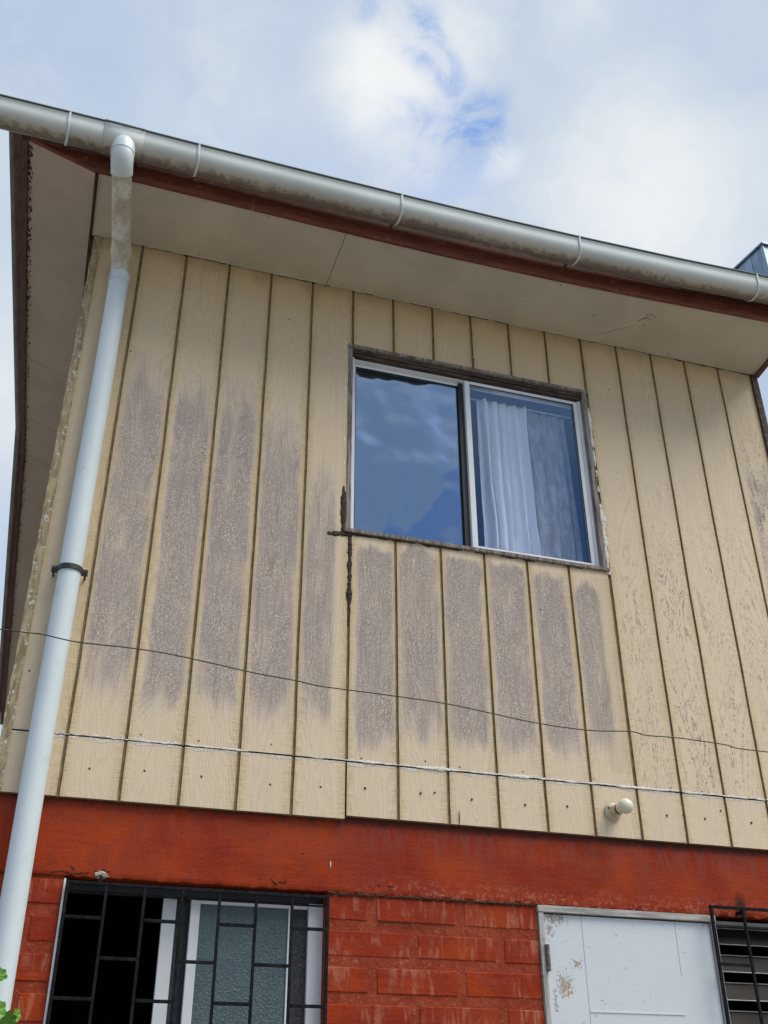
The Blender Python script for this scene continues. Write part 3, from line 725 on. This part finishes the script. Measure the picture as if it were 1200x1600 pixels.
# --- brick wall with openings
OPN = [(-.955, -.052, -3.95, -2.8), (.753, 1.506, -4.75, -2.8), (1.508, 2.20, -3.85, -2.8)]
BT, PZ, BH = -2.829, .1165, .082
def free(z0, z1):
    iv = [(XL, XR)]
    for (a, b_, c, d) in OPN:
        if z1 > c and z0 < d:
            nv = []
            for (p, q) in iv:
                if a > p: nv.append((p, min(q, a)))
                if b_ < q: nv.append((max(p, b_), q))
            iv = [t for t in nv if t[1]-t[0] > .005]
    return iv
m = MB(); mm = MB(); kk = 0; z = BT
cuts = sorted(set([G, -2.816]+[o_[2] for o_ in OPN]))
for a, b_ in zip(cuts, cuts[1:]):
    for (p, q) in free(a+.001, b_-.001): mm.box(p, q, .0335, .20, a, b_)
mm.build('mortar', 'mortar', house)
while z-BH > G:
    zb, zt = z-BH, z
    off = .114 if kk % 2 == 0 else .114+.152
    for (p, q) in free(zb, zt):
        nmin = int((p-off)/.331)-2
        for n in range(nmin, nmin+14):
            a = off+n*.331+.016; b_ = a+.298
            a = max(a, p); b_ = min(b_, q)
            if b_-a < .02: continue
            j = lambda s=.0012: random.uniform(-s, s)
            A, B, C_, D = a+j(), b_+j(), zb+j(.0018), zt+j(.0018)
            y = .0308+j(.0013); e = .0034
            nxs = max(2, int((B-A)/.02)); fr = []; bk = []
            for i in range(nxs+1): t = A+(B-A)*i/nxs; fr.append((t if 0 < i < nxs else (A+e if i == 0 else B-e), y, D-e+.0014*fbm(t*45, z*9))); bk.append((t, .034, D+.0014*fbm(t*45, z*9)))
            for i in range(nxs, -1, -1): t = A+(B-A)*i/nxs; fr.append((t if 0 < i < nxs else (A+e if i == 0 else B-e), y, C_+e+.0014*fbm(t*45, z*7+4))); bk.append((t, .034, C_+.0014*fbm(t*45, z*7+4)))
            m.prism(fr, bk)
    z -= PZ; kk += 1
m.build('brickwork', 'red_brick', house)

# --- upper sliding window
W = sub('window', house, (.6, .04, -.85)); W['label'] = 'aluminium sliding window of the upper storey in a weathered timber casing'
a, b_, c, d = WIN
m = MB(); m.box(a+.001, a+.022, -.002, .09, c+.012, d-.002); m.build('casing', 'old_wood', W, bevel=.0015)
m = MB(); m.box(b_-.020, b_-.001, -.006, .09, c+.012, d-.002); m.build('casing', 'old_wood', W, bevel=.0015)
m = MB(); m.box(a-.004, b_+.006, -.010, .09, d-.012, d+.004); m.build('casing', 'old_wood', W, bevel=.0015)
m = MB(); m.box(a+.023, b_-.021, .006, .09, d-.030, d-.013); m.box(a+.023, b_-.021, .014, .088, d-.046, d-.031); m.build('head_track', 'dark_wood', W, bevel=.0015)  # dark brown here paints in the shadow of the recessed window head
m = MB(); m.box(a-.006, b_+.010, -.013, .09, c-.006, c+.011); o = m.build('sill', 'old_wood', W, bevel=.002)
# aluminium frame
fa, fb, fc, fd = a+.023, b_-.021, c+.0115, d-.047
m = MB(); m.box(fa, fa+.012, .022, .085, fc, fd); m.box(fb-.014, fb, .022, .085, fc, fd); m.box(fa+.0125, fb-.0145, .022, .085, fc, fc+.012); m.box(fa+.0125, fb-.0145, .034, .085, fd-.008, fd)
m.build('track_frame', 'alu_white', W, bevel=.0012)
def sash(x0, x1, z0, z1, y0, y1, w, parent, mat='alu_white', wt=None, wb=None, wl=None, wr=None):
    m = MB(); wt = wt or w; wb = wb or w; wl = wl or w; wr = wr or w
    m.box(x0, x0+wl, y0, y1, z0, z1); m.box(x1-wr, x1, y0, y1, z0, z1)
    m.box(x0+wl+.0003, x1-wr-.0003, y0, y1, z0, z0+wb); m.box(x0+wl+.0003, x1-wr-.0003, y0, y1, z1-wt, z1)
    return m.build('sash', mat, parent, bevel=.0018)
MX = .572
sash(fa+.0127, MX+.01, fc+.0125, fd-.0085, .056, .074, .016, W, wr=.022, wb=.016)
sash(MX, fb-.0145, fc+.0125, fd-.004, .028, .048, .022, W, wl=.026, wt=.016, wb=.020)
m = MB(); m.box(MX-.026, MX-.002, .048, .0555, fc+.013, fd-.0125); 
m.build('gasket', 'gasket', W)
def rimgasket(x0, x1, z0, z1, y, w=.003):
    m = MB(); m.box(x0, x0+w, y, y+.004, z0, z1); m.box(x1-w, x1, y, y+.004, z0, z1); m.box(x0+w, x1-w, y, y+.004, z0, z0+w); m.box(x0+w, x1-w, y, y+.004, z1-w, z1)
    m.build('gasket', 'gasket', W)
p1 = (fa+.0290, MX-.024, fc+.0288, fd-.0248); p2 = (MX+.0263, fb-.0368, fc+.0328, fd-.0203)
rimgasket(*p1, .058); rimgasket(*p2, .032)
m = MB(); m.box(p1[0], p1[1], .064, .068, p1[2], p1[3]); m.build('pane', 'glass_wavy', W)
m = MB(); m.box(p2[0], p2[1], .038, .042, p2[2], p2[3]); m.build('pane', 'glass_blue', W)

# curtain: gathered drape and sheer beyond
def cloth(x0, x1, z0, z1, y, amp, freq, gather, nx=150, nz=60, seed=0):
    m = MB(); vs = []
    for j in range(nz+1):
        v = j/nz; z = z0+(z1-z0)*v
        for i in range(nx+1):
            u = i/nx
            xx = x0+(x1-x0)*u; cx = xx+gather(u, v)
            ph = freq*2*pi*u+1.3*fbm(u*3+seed, v*1.3, seed)+.8*sin(v*2+seed)
            a_ = amp*(.55+.45*v)*(.7+.5*fbm(u*7, seed, 1))
            yy = y+a_*sin(ph)+.35*a_*sin(2.3*ph+1)+.004*fbm(u*20, v*14, seed)
            vs.append((cx+.25*a_*cos(ph*1.1), yy, z))
    m.add(vs, [(j*(nx+1)+i, j*(nx+1)+i+1, (j+1)*(nx+1)+i+1, (j+1)*(nx+1)+i) for j in range(nz) for i in range(nx)])
    return m
ct = thing('curtain', 'white curtain gathered behind the right pane of the upstairs window', 'curtain', (.9, .15, -1.45))
cloth(.668, .93, -.425, -1.46, .118, .030, 4.6, lambda u, v: .012*(v-.4)*(u-.3), seed=1.5).build('drape', 'curtain', ct, smooth=True, sangle=180)
cloth(.90, 1.155, -.425, -1.46, .140, .014, 3.5, lambda u, v: .03*v*(u-.0), seed=4.2).build('sheer_panel', 'sheer', ct, smooth=True, sangle=180)
m = MB(); m.tube([(.64, .14, -.412), (1.19, .14, -.412)], .005, 10); m.build('curtain_rod', 'alu_white', ct, smooth=True)

# --- lower left window (open sliding window)
L = sub('window', house, (-.5, .1, -3.4)); L['label'] = 'white sliding window of the lower storey with its left half open'
a, b_, c, d = OPN[0]; c += 0; d = -2.822
m = MB(); m.box(a-.0005, a+.0065, .0265, .15, c, d-.006); m.build('jamb_lining', 'alu_white', L, bevel=.001)
m = MB(); m.box(b_-.054, b_-.001, .085, .15, c+.031, d-.031); m.box(a+.013, b_-.001, .085, .15, c, c+.03)
m.build('frame', 'alu_white', L, bevel=.0015)
m = MB(); m.box(a+.013, b_-.001, .090, .15, d-.030, d-.001); m.build('frame', 'gasket', L, bevel=.0015)  # head of the frame coloured near black to paint in shadow under the beam
zz0, zz1 = c+.031, d-.031
m = MB(); m.box(-.612, -.566, .128, .148, zz0, zz1); m.build('sash', 'alu_white', L, bevel=.0015)
m = MB(); m.box(-.5655, -.505, .134, .138, zz0, zz1); m.build('pane', 'dark_pane', L)
m = MB(); m.box(-.520, -.488, .095, .118, zz0, zz1); m.box(-.4875, -.107, .095, .118, zz1-.018, zz1); m.box(-.4875, -.107, .095, .118, zz0, zz0+.022); m.build('sash', 'alu_white', L, bevel=.0015)
m = MB(); m.box(-.4875, -.176, .104, .108, zz0+.0225, zz1-.0185); m.build('pane', 'frosted_glass', L)
m = MB(); m.box(-.1755, -.168, .098, .112, zz0+.0225, zz1-.0185); m.build('pane_edge', 'alu_white', L)
m = MB(); m.box(-.1675, -.107, .104, .108, zz0+.0225, zz1-.0185); m.build('pane', 'dark_pane', L)

# --- cupboard door
D = sub('door', house, (1.13, .04, -4)); D['label'] = 'white painted board door with peeling paint in a bare timber frame'
a, b_, c = .754, 1.505, -4.74
m = MB(); m.box(a, a+.020, .020, .12, c, -2.846); m.build('frame', 'door_wood', D, bevel=.0015)
m = MB(); m.box(b_-.020, b_, .018, .12, c, -2.846); m.build('frame', 'door_wood', D, bevel=.0015)
m = MB(); m.box(a-.002, b_+.002, .017, .12, -2.8455, -2.822); m.build('frame', 'door_wood_across', D, bevel=.0015)
m = MB(); m.box(a+.0225, b_-.0215, .032, .055, c+.005, -2.8505)
o = m.build('leaf', 'door_paint', D, bevel=.0015)
m = MB(); m.box(.937, 1.322, .0295, .0325, -3.180, -3.176); m.build('moulding', 'door_paint', D)
m = MB(); m.box(a+.014, a+.030, .012, .033, -3.050, -2.960)
for i in range(5): m.tube([(a+.0215, .0125, -3.050+i*.0185), (a+.0215, .0125, -3.0345+i*.0185)], .0058, 10)
m.build('hinge', 'hinge_metal', D)

# --- louvre window lower right
V = sub('window', house, (1.86, .1, -3.3)); V['label'] = 'dark louvre window with tilted glass slats'
a, b_, c = 1.509, 2.199, -3.84
m = MB(); m.box(a, a+.014, .10, .15, c, -2.846); m.box(b_-.014, b_, .07, .15, c, -2.846); m.box(a, b_, .062, .15, -2.8455, -2.832); m.box(a, b_, .07, .15, c-.012, c); m.build('frame', 'alu_grey', V, bevel=.001)
for i in range(10):
    z = -2.853-i*.1
    m = MB(); m.prism([(a+.03, .105, z), (a+.03, .109, z-.001), (a+.03, .083, z-.063), (a+.03, .079, z-.062)], [(b_-.03, .105, z), (b_-.03, .109, z-.001), (b_-.03, .083, z-.063), (b_-.03, .079, z-.062)])
    m.build('slat', 'louvre_glass', V, bevel=.0008)
    m = MB(); m.tube([(a+.030, .102, z+.0015), (b_-.03, .102, z+.0015)], .0022, 6); m.tube([(a+.03, .079, z-.0625), (b_-.03, .079, z-.0625)], .002, 6)
    m.build('slat_edge', 'alu_grey', V)
    m = MB(); m.box(a+.0145, a+.036, .084, .108, z-.018, z-.004); m.tube([(a+.028, .098, z+.002), (a+.042, .098, z+.002)], .0048, 8); m.build('clip', 'alu_white', V, bevel=.001)

# ================================================================ window guards
def guard(label, x0, ztop, zbot, nb, pitch, y, rungs, loc, zr):
    t = thing('window_guard', label, 'grille', loc, 'black iron window guards')
    def bar(name, p, q, r): 
        m = MB()
        if abs(p[0]-q[0]) < 1e-6: m.box(p[0]-r, p[0]+r, p[1]-r, p[1]+r, min(p[2], q[2]), max(p[2], q[2]))
        else: m.box(min(p[0], q[0]), max(p[0], q[0]), p[1]-r, p[1]+r, p[2]-r, p[2]+r)
        m.build(name, 'black_iron', t, bevel=.0012)
    r = .0055; x1 = x0+nb*pitch
    bar('frame', (x0-r, y, ztop), (x1+r, y, ztop), r); bar('frame', (x0-r, y, zbot), (x1+r, y, zbot), r)
    bar('frame', (x0, y, ztop-r), (x0, y, zbot+r), r); bar('frame', (x1, y, ztop-r), (x1, y, zbot+r), r)
    for i in range(1, nb): bar('bar', (x0+i*pitch, y, ztop-r), (x0+i*pitch, y, zbot+r), r*.9)
    for i in range(nb):
        j = 0
        for q, z in enumerate(zr):
            if q % 2 == i % 2 and z > zbot+.05: bar('rung', (x0+i*pitch+r, y-.001, z), (x0+(i+1)*pitch-r, y-.001, z), r*.95)
    return t
g1 = guard('black iron guard over the half open white sliding window', -.9430, -2.842, -3.93, 7, .1266, .012, 0, (-.5, .012, -3.93), [-2.950-.1215*i for i in range(9)])
m = MB(); m.box(-.938, -.062, .030, .036, -2.872, -2.866); m.build('back_rail', 'black_iron', g1)
m = MB(); m.box(-.842, -.834, .010, .03, -2.842, -2.812); m.build('mounting_tab', 'black_iron', g1)
g2 = guard('black iron guard over the dark louvre window beside the white door', 1.4695, -2.797, -3.9, 5, .1435, -.018, 0, (1.8, -.018, -3.9), [-3.004-.207*0-.1035*2*i for i in range(5)])
m = MB(); m.box(1.606, 1.620, -.0115, .0225, -2.815, -2.803); m.build('mounting_tab', 'black_iron', g2)
m = MB(); m.box(2.037, 2.051, -.0115, .0225, -2.815, -2.803); m.build('mounting_tab', 'black_iron', g2)

# ================================================================ gutter
GT = [(-2.2, .150), (-1.7, .155), (-1.2, .152), (-.85, .144), (-.3, .137), (.07, .134), (.6, .133), (.96, .137), (1.5, .152), (2.02, .176), (2.4, .19)]
GX0, GX1, GYC, GR = -2.05, 2.36, -.480, .056
gut = thing('gutter', 'grimy pale grey half round gutter along the front eave', 'gutter', (.2, GYC, .08))
def gprof(rad, lip=True):
    pr = []
    if lip:
        for a_ in (200, 140, 80, 20, -40, -100): pr.append((-rad-.004+.006*cos(radians(a_)), .045+.006*sin(radians(a_)), .0))
    pr.append((-rad, .030, .12)); pr.append((-rad, .012, .2))
    for i in range(0, 25):
        a_ = pi+pi*i/24; pr.append((rad*cos(a_), rad*sin(a_), .25+.65*i/24))
    pr.append((rad, .03, .95))
    return pr
def gstrip(x0, x1, rad, name, mat, lip=True, dz=0, step=.06):
    pr = gprof(rad, lip); m = MB(); n = max(1, int((x1-x0)/step)); vals = []; vs = []
    for i in range(n+1):
        x = x0+(x1-x0)*i/n; zc = interp(x, GT)-.053+dz
        for (y, z, g_) in pr: vs.append((x, GYC+y, zc+z)); vals.append((g_, 0, 0))
    np_ = len(pr)
    m.add(vs, [(i*np_+j, i*np_+j+1, (i+1)*np_+j+1, (i+1)*np_+j) for i in range(n) for j in range(np_-1)]); m.a['g'] = vals
    o = m.build(name, mat, gut, smooth=True, sangle=60)
    md = o.modifiers.new('thick', 'SOLIDIFY'); md.thickness = .0022; md.offset = 0
    return o
gstrip(GX0, GX1, GR, 'trough', 'gutter')
gstrip(-1.252, -1.082, GR+.0028, 'outlet_joint', 'gutter')
for bx in (-1.395, -.851, .073, .963, 1.95):
    m = MB(); zc = interp(bx, GT)-.053; pts = [(bx, GYC-GR-.008, zc+.052), (bx, GYC-GR-.0055, zc+.03)]+[(bx+.004*sin(i*.3), GYC+(GR+.0045)*cos(pi+pi*.93*i/16), zc+(GR+.0045)*sin(pi+pi*.93*i/16)) for i in range(17)]+[(bx, -.394, zc+.01)]
    vs = []
    for p in pts: vs += [(p[0]-.006, p[1], p[2]), (p[0]+.006, p[1], p[2]), (p[0]+.003, p[1]-.003 if p[1] < GYC-.03 else p[1], p[2]-.003), (p[0]-.003, p[1]-.003 if p[1] < GYC-.03 else p[1], p[2]-.003)]
    n = len(pts); m.add(vs, [(i*4+q, i*4+(q+1) % 4, (i+1)*4+(q+1) % 4, (i+1)*4+q) for i in range(n-1) for q in range(4)])
    m.build('bracket', 'pvc_elbow', gut, smooth=True)
for ex in (GX0, GX1):
    m = MB(); zc = interp(ex, GT)-.053; pr = [(ex, GYC+GR*cos(pi+pi*i/20), zc+GR*sin(pi+pi*i/20)) for i in range(21)]+[(ex, GYC+GR, zc+.03), (ex, GYC-GR, zc+.045)]
    m.prism(pr, [(p[0]+(.003 if ex > 0 else -.003), p[1], p[2]) for p in pr]); m.build('end_cap', 'pvc_elbow', gut)

# ================================================================ downpipe
dp = thing('downpipe', 'white plastic downpipe running down the left of the front wall', 'downpipe', (-1.097, -.062, G))
def arc(p0, p1, p2, rad, n=10):
    p0, p1, p2 = map(Vector, (p0, p1, p2)); a_ = (p0-p1).normalized(); b2 = (p2-p1).normalized()
    s_ = p1+a_*rad; e = p1+b2*rad; return [tuple(s_*(1-t)**2+p1*2*t*(1-t)+e*t*t) for t in [i/n for i in range(n+1)]]
P0 = (-1.161, -.508, .055); P1 = (-1.158, -.508, -.035); P2 = (-1.097, -.062, -.215); P3 = (-1.097, -.062, G+.02)
hood = [(-1.161, -.500, .1005+.0), (-1.161, -.5005, .098), (-1.161, -.502, .090), (-1.161, -.504, .078), (-1.161, -.506, .062), (-1.161, -.508, .04), (-1.161, -.508, .012)]
m = MB(); m.tube(hood, [.008, .020, .033, .041, .047, .0495, .0495], 32); m.tube([(-1.161, -.508, .018), (-1.161, -.508, .009)], .0508, 32); m.build('outlet_spigot', 'pvc_elbow', dp, smooth=True, sangle=50)
m = MB(); m.tube([(-1.161, -.508, .012)]+arc((-1.161, -.508, .012), P1, P2, .045, 16), [.0485-.003*i/17 for i in range(18)], 28); m.build('elbow', 'pvc_elbow', dp, smooth=True)
A1 = Vector(arc((-1.161, -.508, .012), P1, P2, .045)[-1]); A2 = Vector(arc(P1, P2, P3, .05)[0])
m = MB(); m.tube([A1, A1.lerp(A2, .25), A1.lerp(A2, .6), A2], .0415, 28); dd = (A2-A1).normalized()
m.build('offset_pipe', 'pvc_old', dp, smooth=True)
m = MB(); m.tube([A1-dd*.006, A1+dd*.008], .0465, 28); m.build('collar', 'pvc_elbow', dp, smooth=True)
m = MB(); m.tube([A2-dd*.05, A2-dd*.005], .0445, 28); m.build('collar', 'pvc_old', dp, smooth=True)
m = MB(); m.tube([A2-dd*.005]+arc(P1, P2, P3, .05)[1:]+[(P3[0], P3[1], -.275)], .0425, 28); m.build('elbow', 'pvc_old', dp, smooth=True)
m = MB(); m.tube([(P3[0], P3[1], -.262), (P3[0], P3[1], -.31)], .0445, 28); m.build('collar', 'pvc_elbow', dp, smooth=True)
m = MB(); m.tube([(P3[0], P3[1], -.27), (P3[0]+.002, P3[1]-.001, -.8), (P3[0]-.001, P3[1], -1.4), (P3[0]-.001, P3[1], -1.74), (P3[0]-.005, P3[1], -2.3), (P3[0]-.005, P3[1], -2.7), (P3[0]-.003, P3[1], -3.245)], .0415, 32); m.build('pipe', 'pvc', dp, smooth=True)
m = MB(); m.tube([(P3[0]-.003, P3[1], -3.2455), (P3[0]-.003, P3[1], -3.30)], .0445, 32); m.tube([(P3[0]-.003, P3[1], -3.29), (P3[0], P3[1], P3[2])], .0415, 32); m.build('pipe', 'pvc', dp, smooth=True)
# clamp
m = MB(); zc = -1.745; vs = []; n = 18
for i in range(n+1):
    a_ = pi+pi*i/n
    for (r, dz) in ((.0425, -.010), (.0475, -.010), (.0475, .010), (.0425, .010)): vs.append((P3[0]-.002+r*cos(a_), P3[1]+r*sin(a_), zc+dz))
m.add(vs, [(i*4+q, i*4+(q+1) % 4, (i+1)*4+(q+1) % 4, (i+1)*4+q) for i in range(n) for q in range(4)]+[(0, 1, 2, 3), tuple(n*4+q for q in range(4))])
for s_ in (-1, 1):
    xa = P3[0]-.002+s_*.0428; xb = P3[0]-.002+s_*.066
    m.box(min(xa, xb), max(xa, xb), P3[1]-.004, P3[1]+.009, zc-.011, zc+.011)
    m.tube([(P3[0]-.002+s_*.057, P3[1]-.010, zc), (P3[0]-.002+s_*.057, P3[1]+.060, zc)], .0045, 8)
m.build('clamp', 'black_plastic', dp, smooth=True)

# ================================================================ lamp holder
lp = thing('lamp_holder', 'cream lamp holder with a bare round bulb screwed to the siding', 'lamp', (1.098, 0, -2.455))
def lathe(pts, seg, org, axis):
    axis = Vector(axis).normalized(); u = axis.cross(Vector((0, 0, 1))).normalized(); v = axis.cross(u); vs = []
    for (r, h) in pts:
        for i in range(seg): a_ = 2*pi*i/seg; vs.append(Vector(org)+axis*h+u*(r*cos(a_))+v*(r*sin(a_)))
    n = len(pts); m = MB(); m.add(vs, [(i*seg+j, i*seg+(j+1) % seg, (i+1)*seg+(j+1) % seg, (i+1)*seg+j) for i in range(n-1) for j in range(seg)]+[tuple(range(seg))[::-1], tuple(range((n-1)*seg, n*seg))])
    return m
ax = (-.02, -1, -.06); og = (1.098, .0, -2.455)
lathe([(.036, .001), (.036, .007), (.033, .012), (.0235, .016), (.0225, .05), (.0215, .056)], 32, og, ax).build('base', 'bakelite', lp, smooth=True, sangle=35)
lathe([(.018, .054), (.019, .057), (.0195, .068), (.0185, .069)], 28, og, ax).build('cap', 'gasket', lp, smooth=True)
lathe([(.0165, .064), (.0205, .070), (.0215, .076), (.0170, .079), (.021, .084)]+[(.0295*sin(t), .111-.0295*cos(t)) for t in [.75+i*(pi-.78)/14 for i in range(15)]], 32, og, ax).build('bulb', 'bulb', lp, smooth=True, sangle=70)
m = MB(); m.tube([(1.075, -.0175, -2.444), (1.075, -.012, -2.444)], .0045, 8); m.build('screw', 'nail', lp)

# ================================================================ cable
WT = [(0, 983), (60, 990), (120, 1003), (200, 1012), (260, 1021), (330, 1036), (400, 1052), (460, 1063), (500, 1072), (560, 1080), (620, 1088), (700, 1100), (770, 1115), (840, 1130), (920, 1141), (985, 1143), (1010, 1149), (1060, 1153), (1130, 1163), (1200, 1175)]
YW = -.34
pts = []
for (u_, v_) in WT:
    d_ = pix(u_, v_); t = (YW-CAM.y)/d_.y; pts.append(CAM+d_*t)
pts = [pts[0]+Vector((-2.6, 0, .12)), pts[0]+Vector((-1.2, 0, .02))]+pts+[pts[-1]+Vector((1.2, 0, .02)), pts[-1]+Vector((3.2, 0, .25))]
cu = []
for i in range(len(pts)-1):
    p0, p1, p2, p3 = pts[max(i-1, 0)], pts[i], pts[i+1], pts[min(i+2, len(pts)-1)]
    for s_ in range(6):
        t = s_/6; cu.append(.5*((2*p1)+(p2-p0)*t+(2*p0-5*p1+4*p2-p3)*t*t+(3*p1-p0-3*p2+p3)*t**3))
cu.append(pts[-1])
m = MB(); m.tube(cu, .0023, 8); o = m.build('cable', 'cable', None, smooth=True); o['label'] = 'thin dark wire slung across the front of the siding and the downpipe'; o['category'] = 'wire'

# ================================================================ fire wall end at the right
fw = thing('parapet', 'zinc clad parapet end rising behind the right end of the gutter', 'parapet', (2.37, .3, .2))
x0, x1 = 2.262, 2.44
m = MB()
m.prism([(x0, -.30, .20), (x0, .95, .34), (x0, .95, .90), (x0, -.30, .69)], [(x1, -.30, .20), (x1, .95, .34), (x1, .95, .90), (x1, -.30, .69)]); m.build('cladding', 'zinc', fw)
m = MB(); m.prism([(x0-.012, -.315, .693), (x0-.012, .96, .906), (x0-.012, .96, .916), (x0-.012, -.315, .703)], [(x1+.012, -.315, .693), (x1+.012, .96, .906), (x1+.012, .96, .916), (x1+.012, -.315, .703)]); m.build('cap_flashing', 'zinc', fw)
m = MB(); m.box(x0-.004, x0, -.305, -.285, .20, .69); m.box(x0-.003, x0, -.19, -.184, .20, .70); m.build('seam', 'zinc', fw)

# ================================================================ plant bottom left
pl = thing('plant', 'bright green leafy plant climbing beside the foot of the white downpipe', 'plant', (-1.15, -.25, G))
m = MB(); sp = [(-1.19+.03*sin(i*.9), -.25+.02*cos(i*1.3), G+i*.1) for i in range(20)]; m.tube(sp, [.009-.0003*i for i in range(20)], 8)
m2 = MB()
def leaf(m, c, r, nrm, rot):
    nrm = Vector(nrm).normalized(); u = nrm.orthogonal().normalized(); v = nrm.cross(u); c = Vector(c)
    u, v = u*cos(rot)+v*sin(rot), v*cos(rot)-u*sin(rot)
    n = 22; ring = []; mid_ = []
    for i in range(n):
        a_ = 2*pi*i/n; rr = r*(1+.10*cos(a_*7)-.35*max(0, cos(a_))**10)
        w_ = .13*r*sin(a_*7); ring.append(c+u*rr*cos(a_)+v*rr*sin(a_)+nrm*(w_+.18*r)); mid_.append(c+u*rr*.55*cos(a_)+v*rr*.55*sin(a_)+nrm*(w_*.4+.03*r))
    m.add([c]+mid_+ring, [(0, 1+i, 1+(i+1) % n) for i in range(n)]+[(1+i, 1+n+i, 1+n+(i+1) % n, 1+(i+1) % n) for i in range(n)])
tops = [((-1.103, -.28, -3.172), .022, (.3, -1, .1)), ((-1.10, -.27, -3.262), .032, (.2, -1, .3)), ((-1.066, -.255, -3.285), .030, (.1, -1, -.5)), ((-1.04, -.24, -3.268), .018, (.9, -.8, .1)),
        ((-1.12, -.26, -3.31), .034, (-.1, -1, .4)), ((-1.05, -.27, -3.34), .034, (.2, -1, .2))]
for c, r, n_ in tops:
    leaf(m2, c, r, n_, random.random()*6); base = Vector((-1.165, -.25, c[2]-.12)); m.tube([base, base.lerp(Vector(c), .5)+Vector((0, 0, -.01)), Vector(c)+Vector((0, .006, 0))], .0022, 6)
for i in range(130):
    z = -3.36-random.random()**.8*1.7; a_ = random.random()*2*pi; rr = random.uniform(.04, .20)
    c = (-1.17+rr*cos(a_), -.27+rr*.6*sin(a_), z)
    if c[1] > -.12: continue
    leaf(m2, c, random.uniform(.022, .04), (cos(a_)*.6, -1+.4*sin(a_), random.uniform(-.2, .8)), random.random()*6)
    base = Vector((-1.19, -.25, z-.08)); m.tube([base, Vector(c)+Vector((0, .006, 0))], .002, 5)
m.build('stem', 'stem', pl, smooth=True); m2.build('leaves', 'leaf', pl, smooth=True)
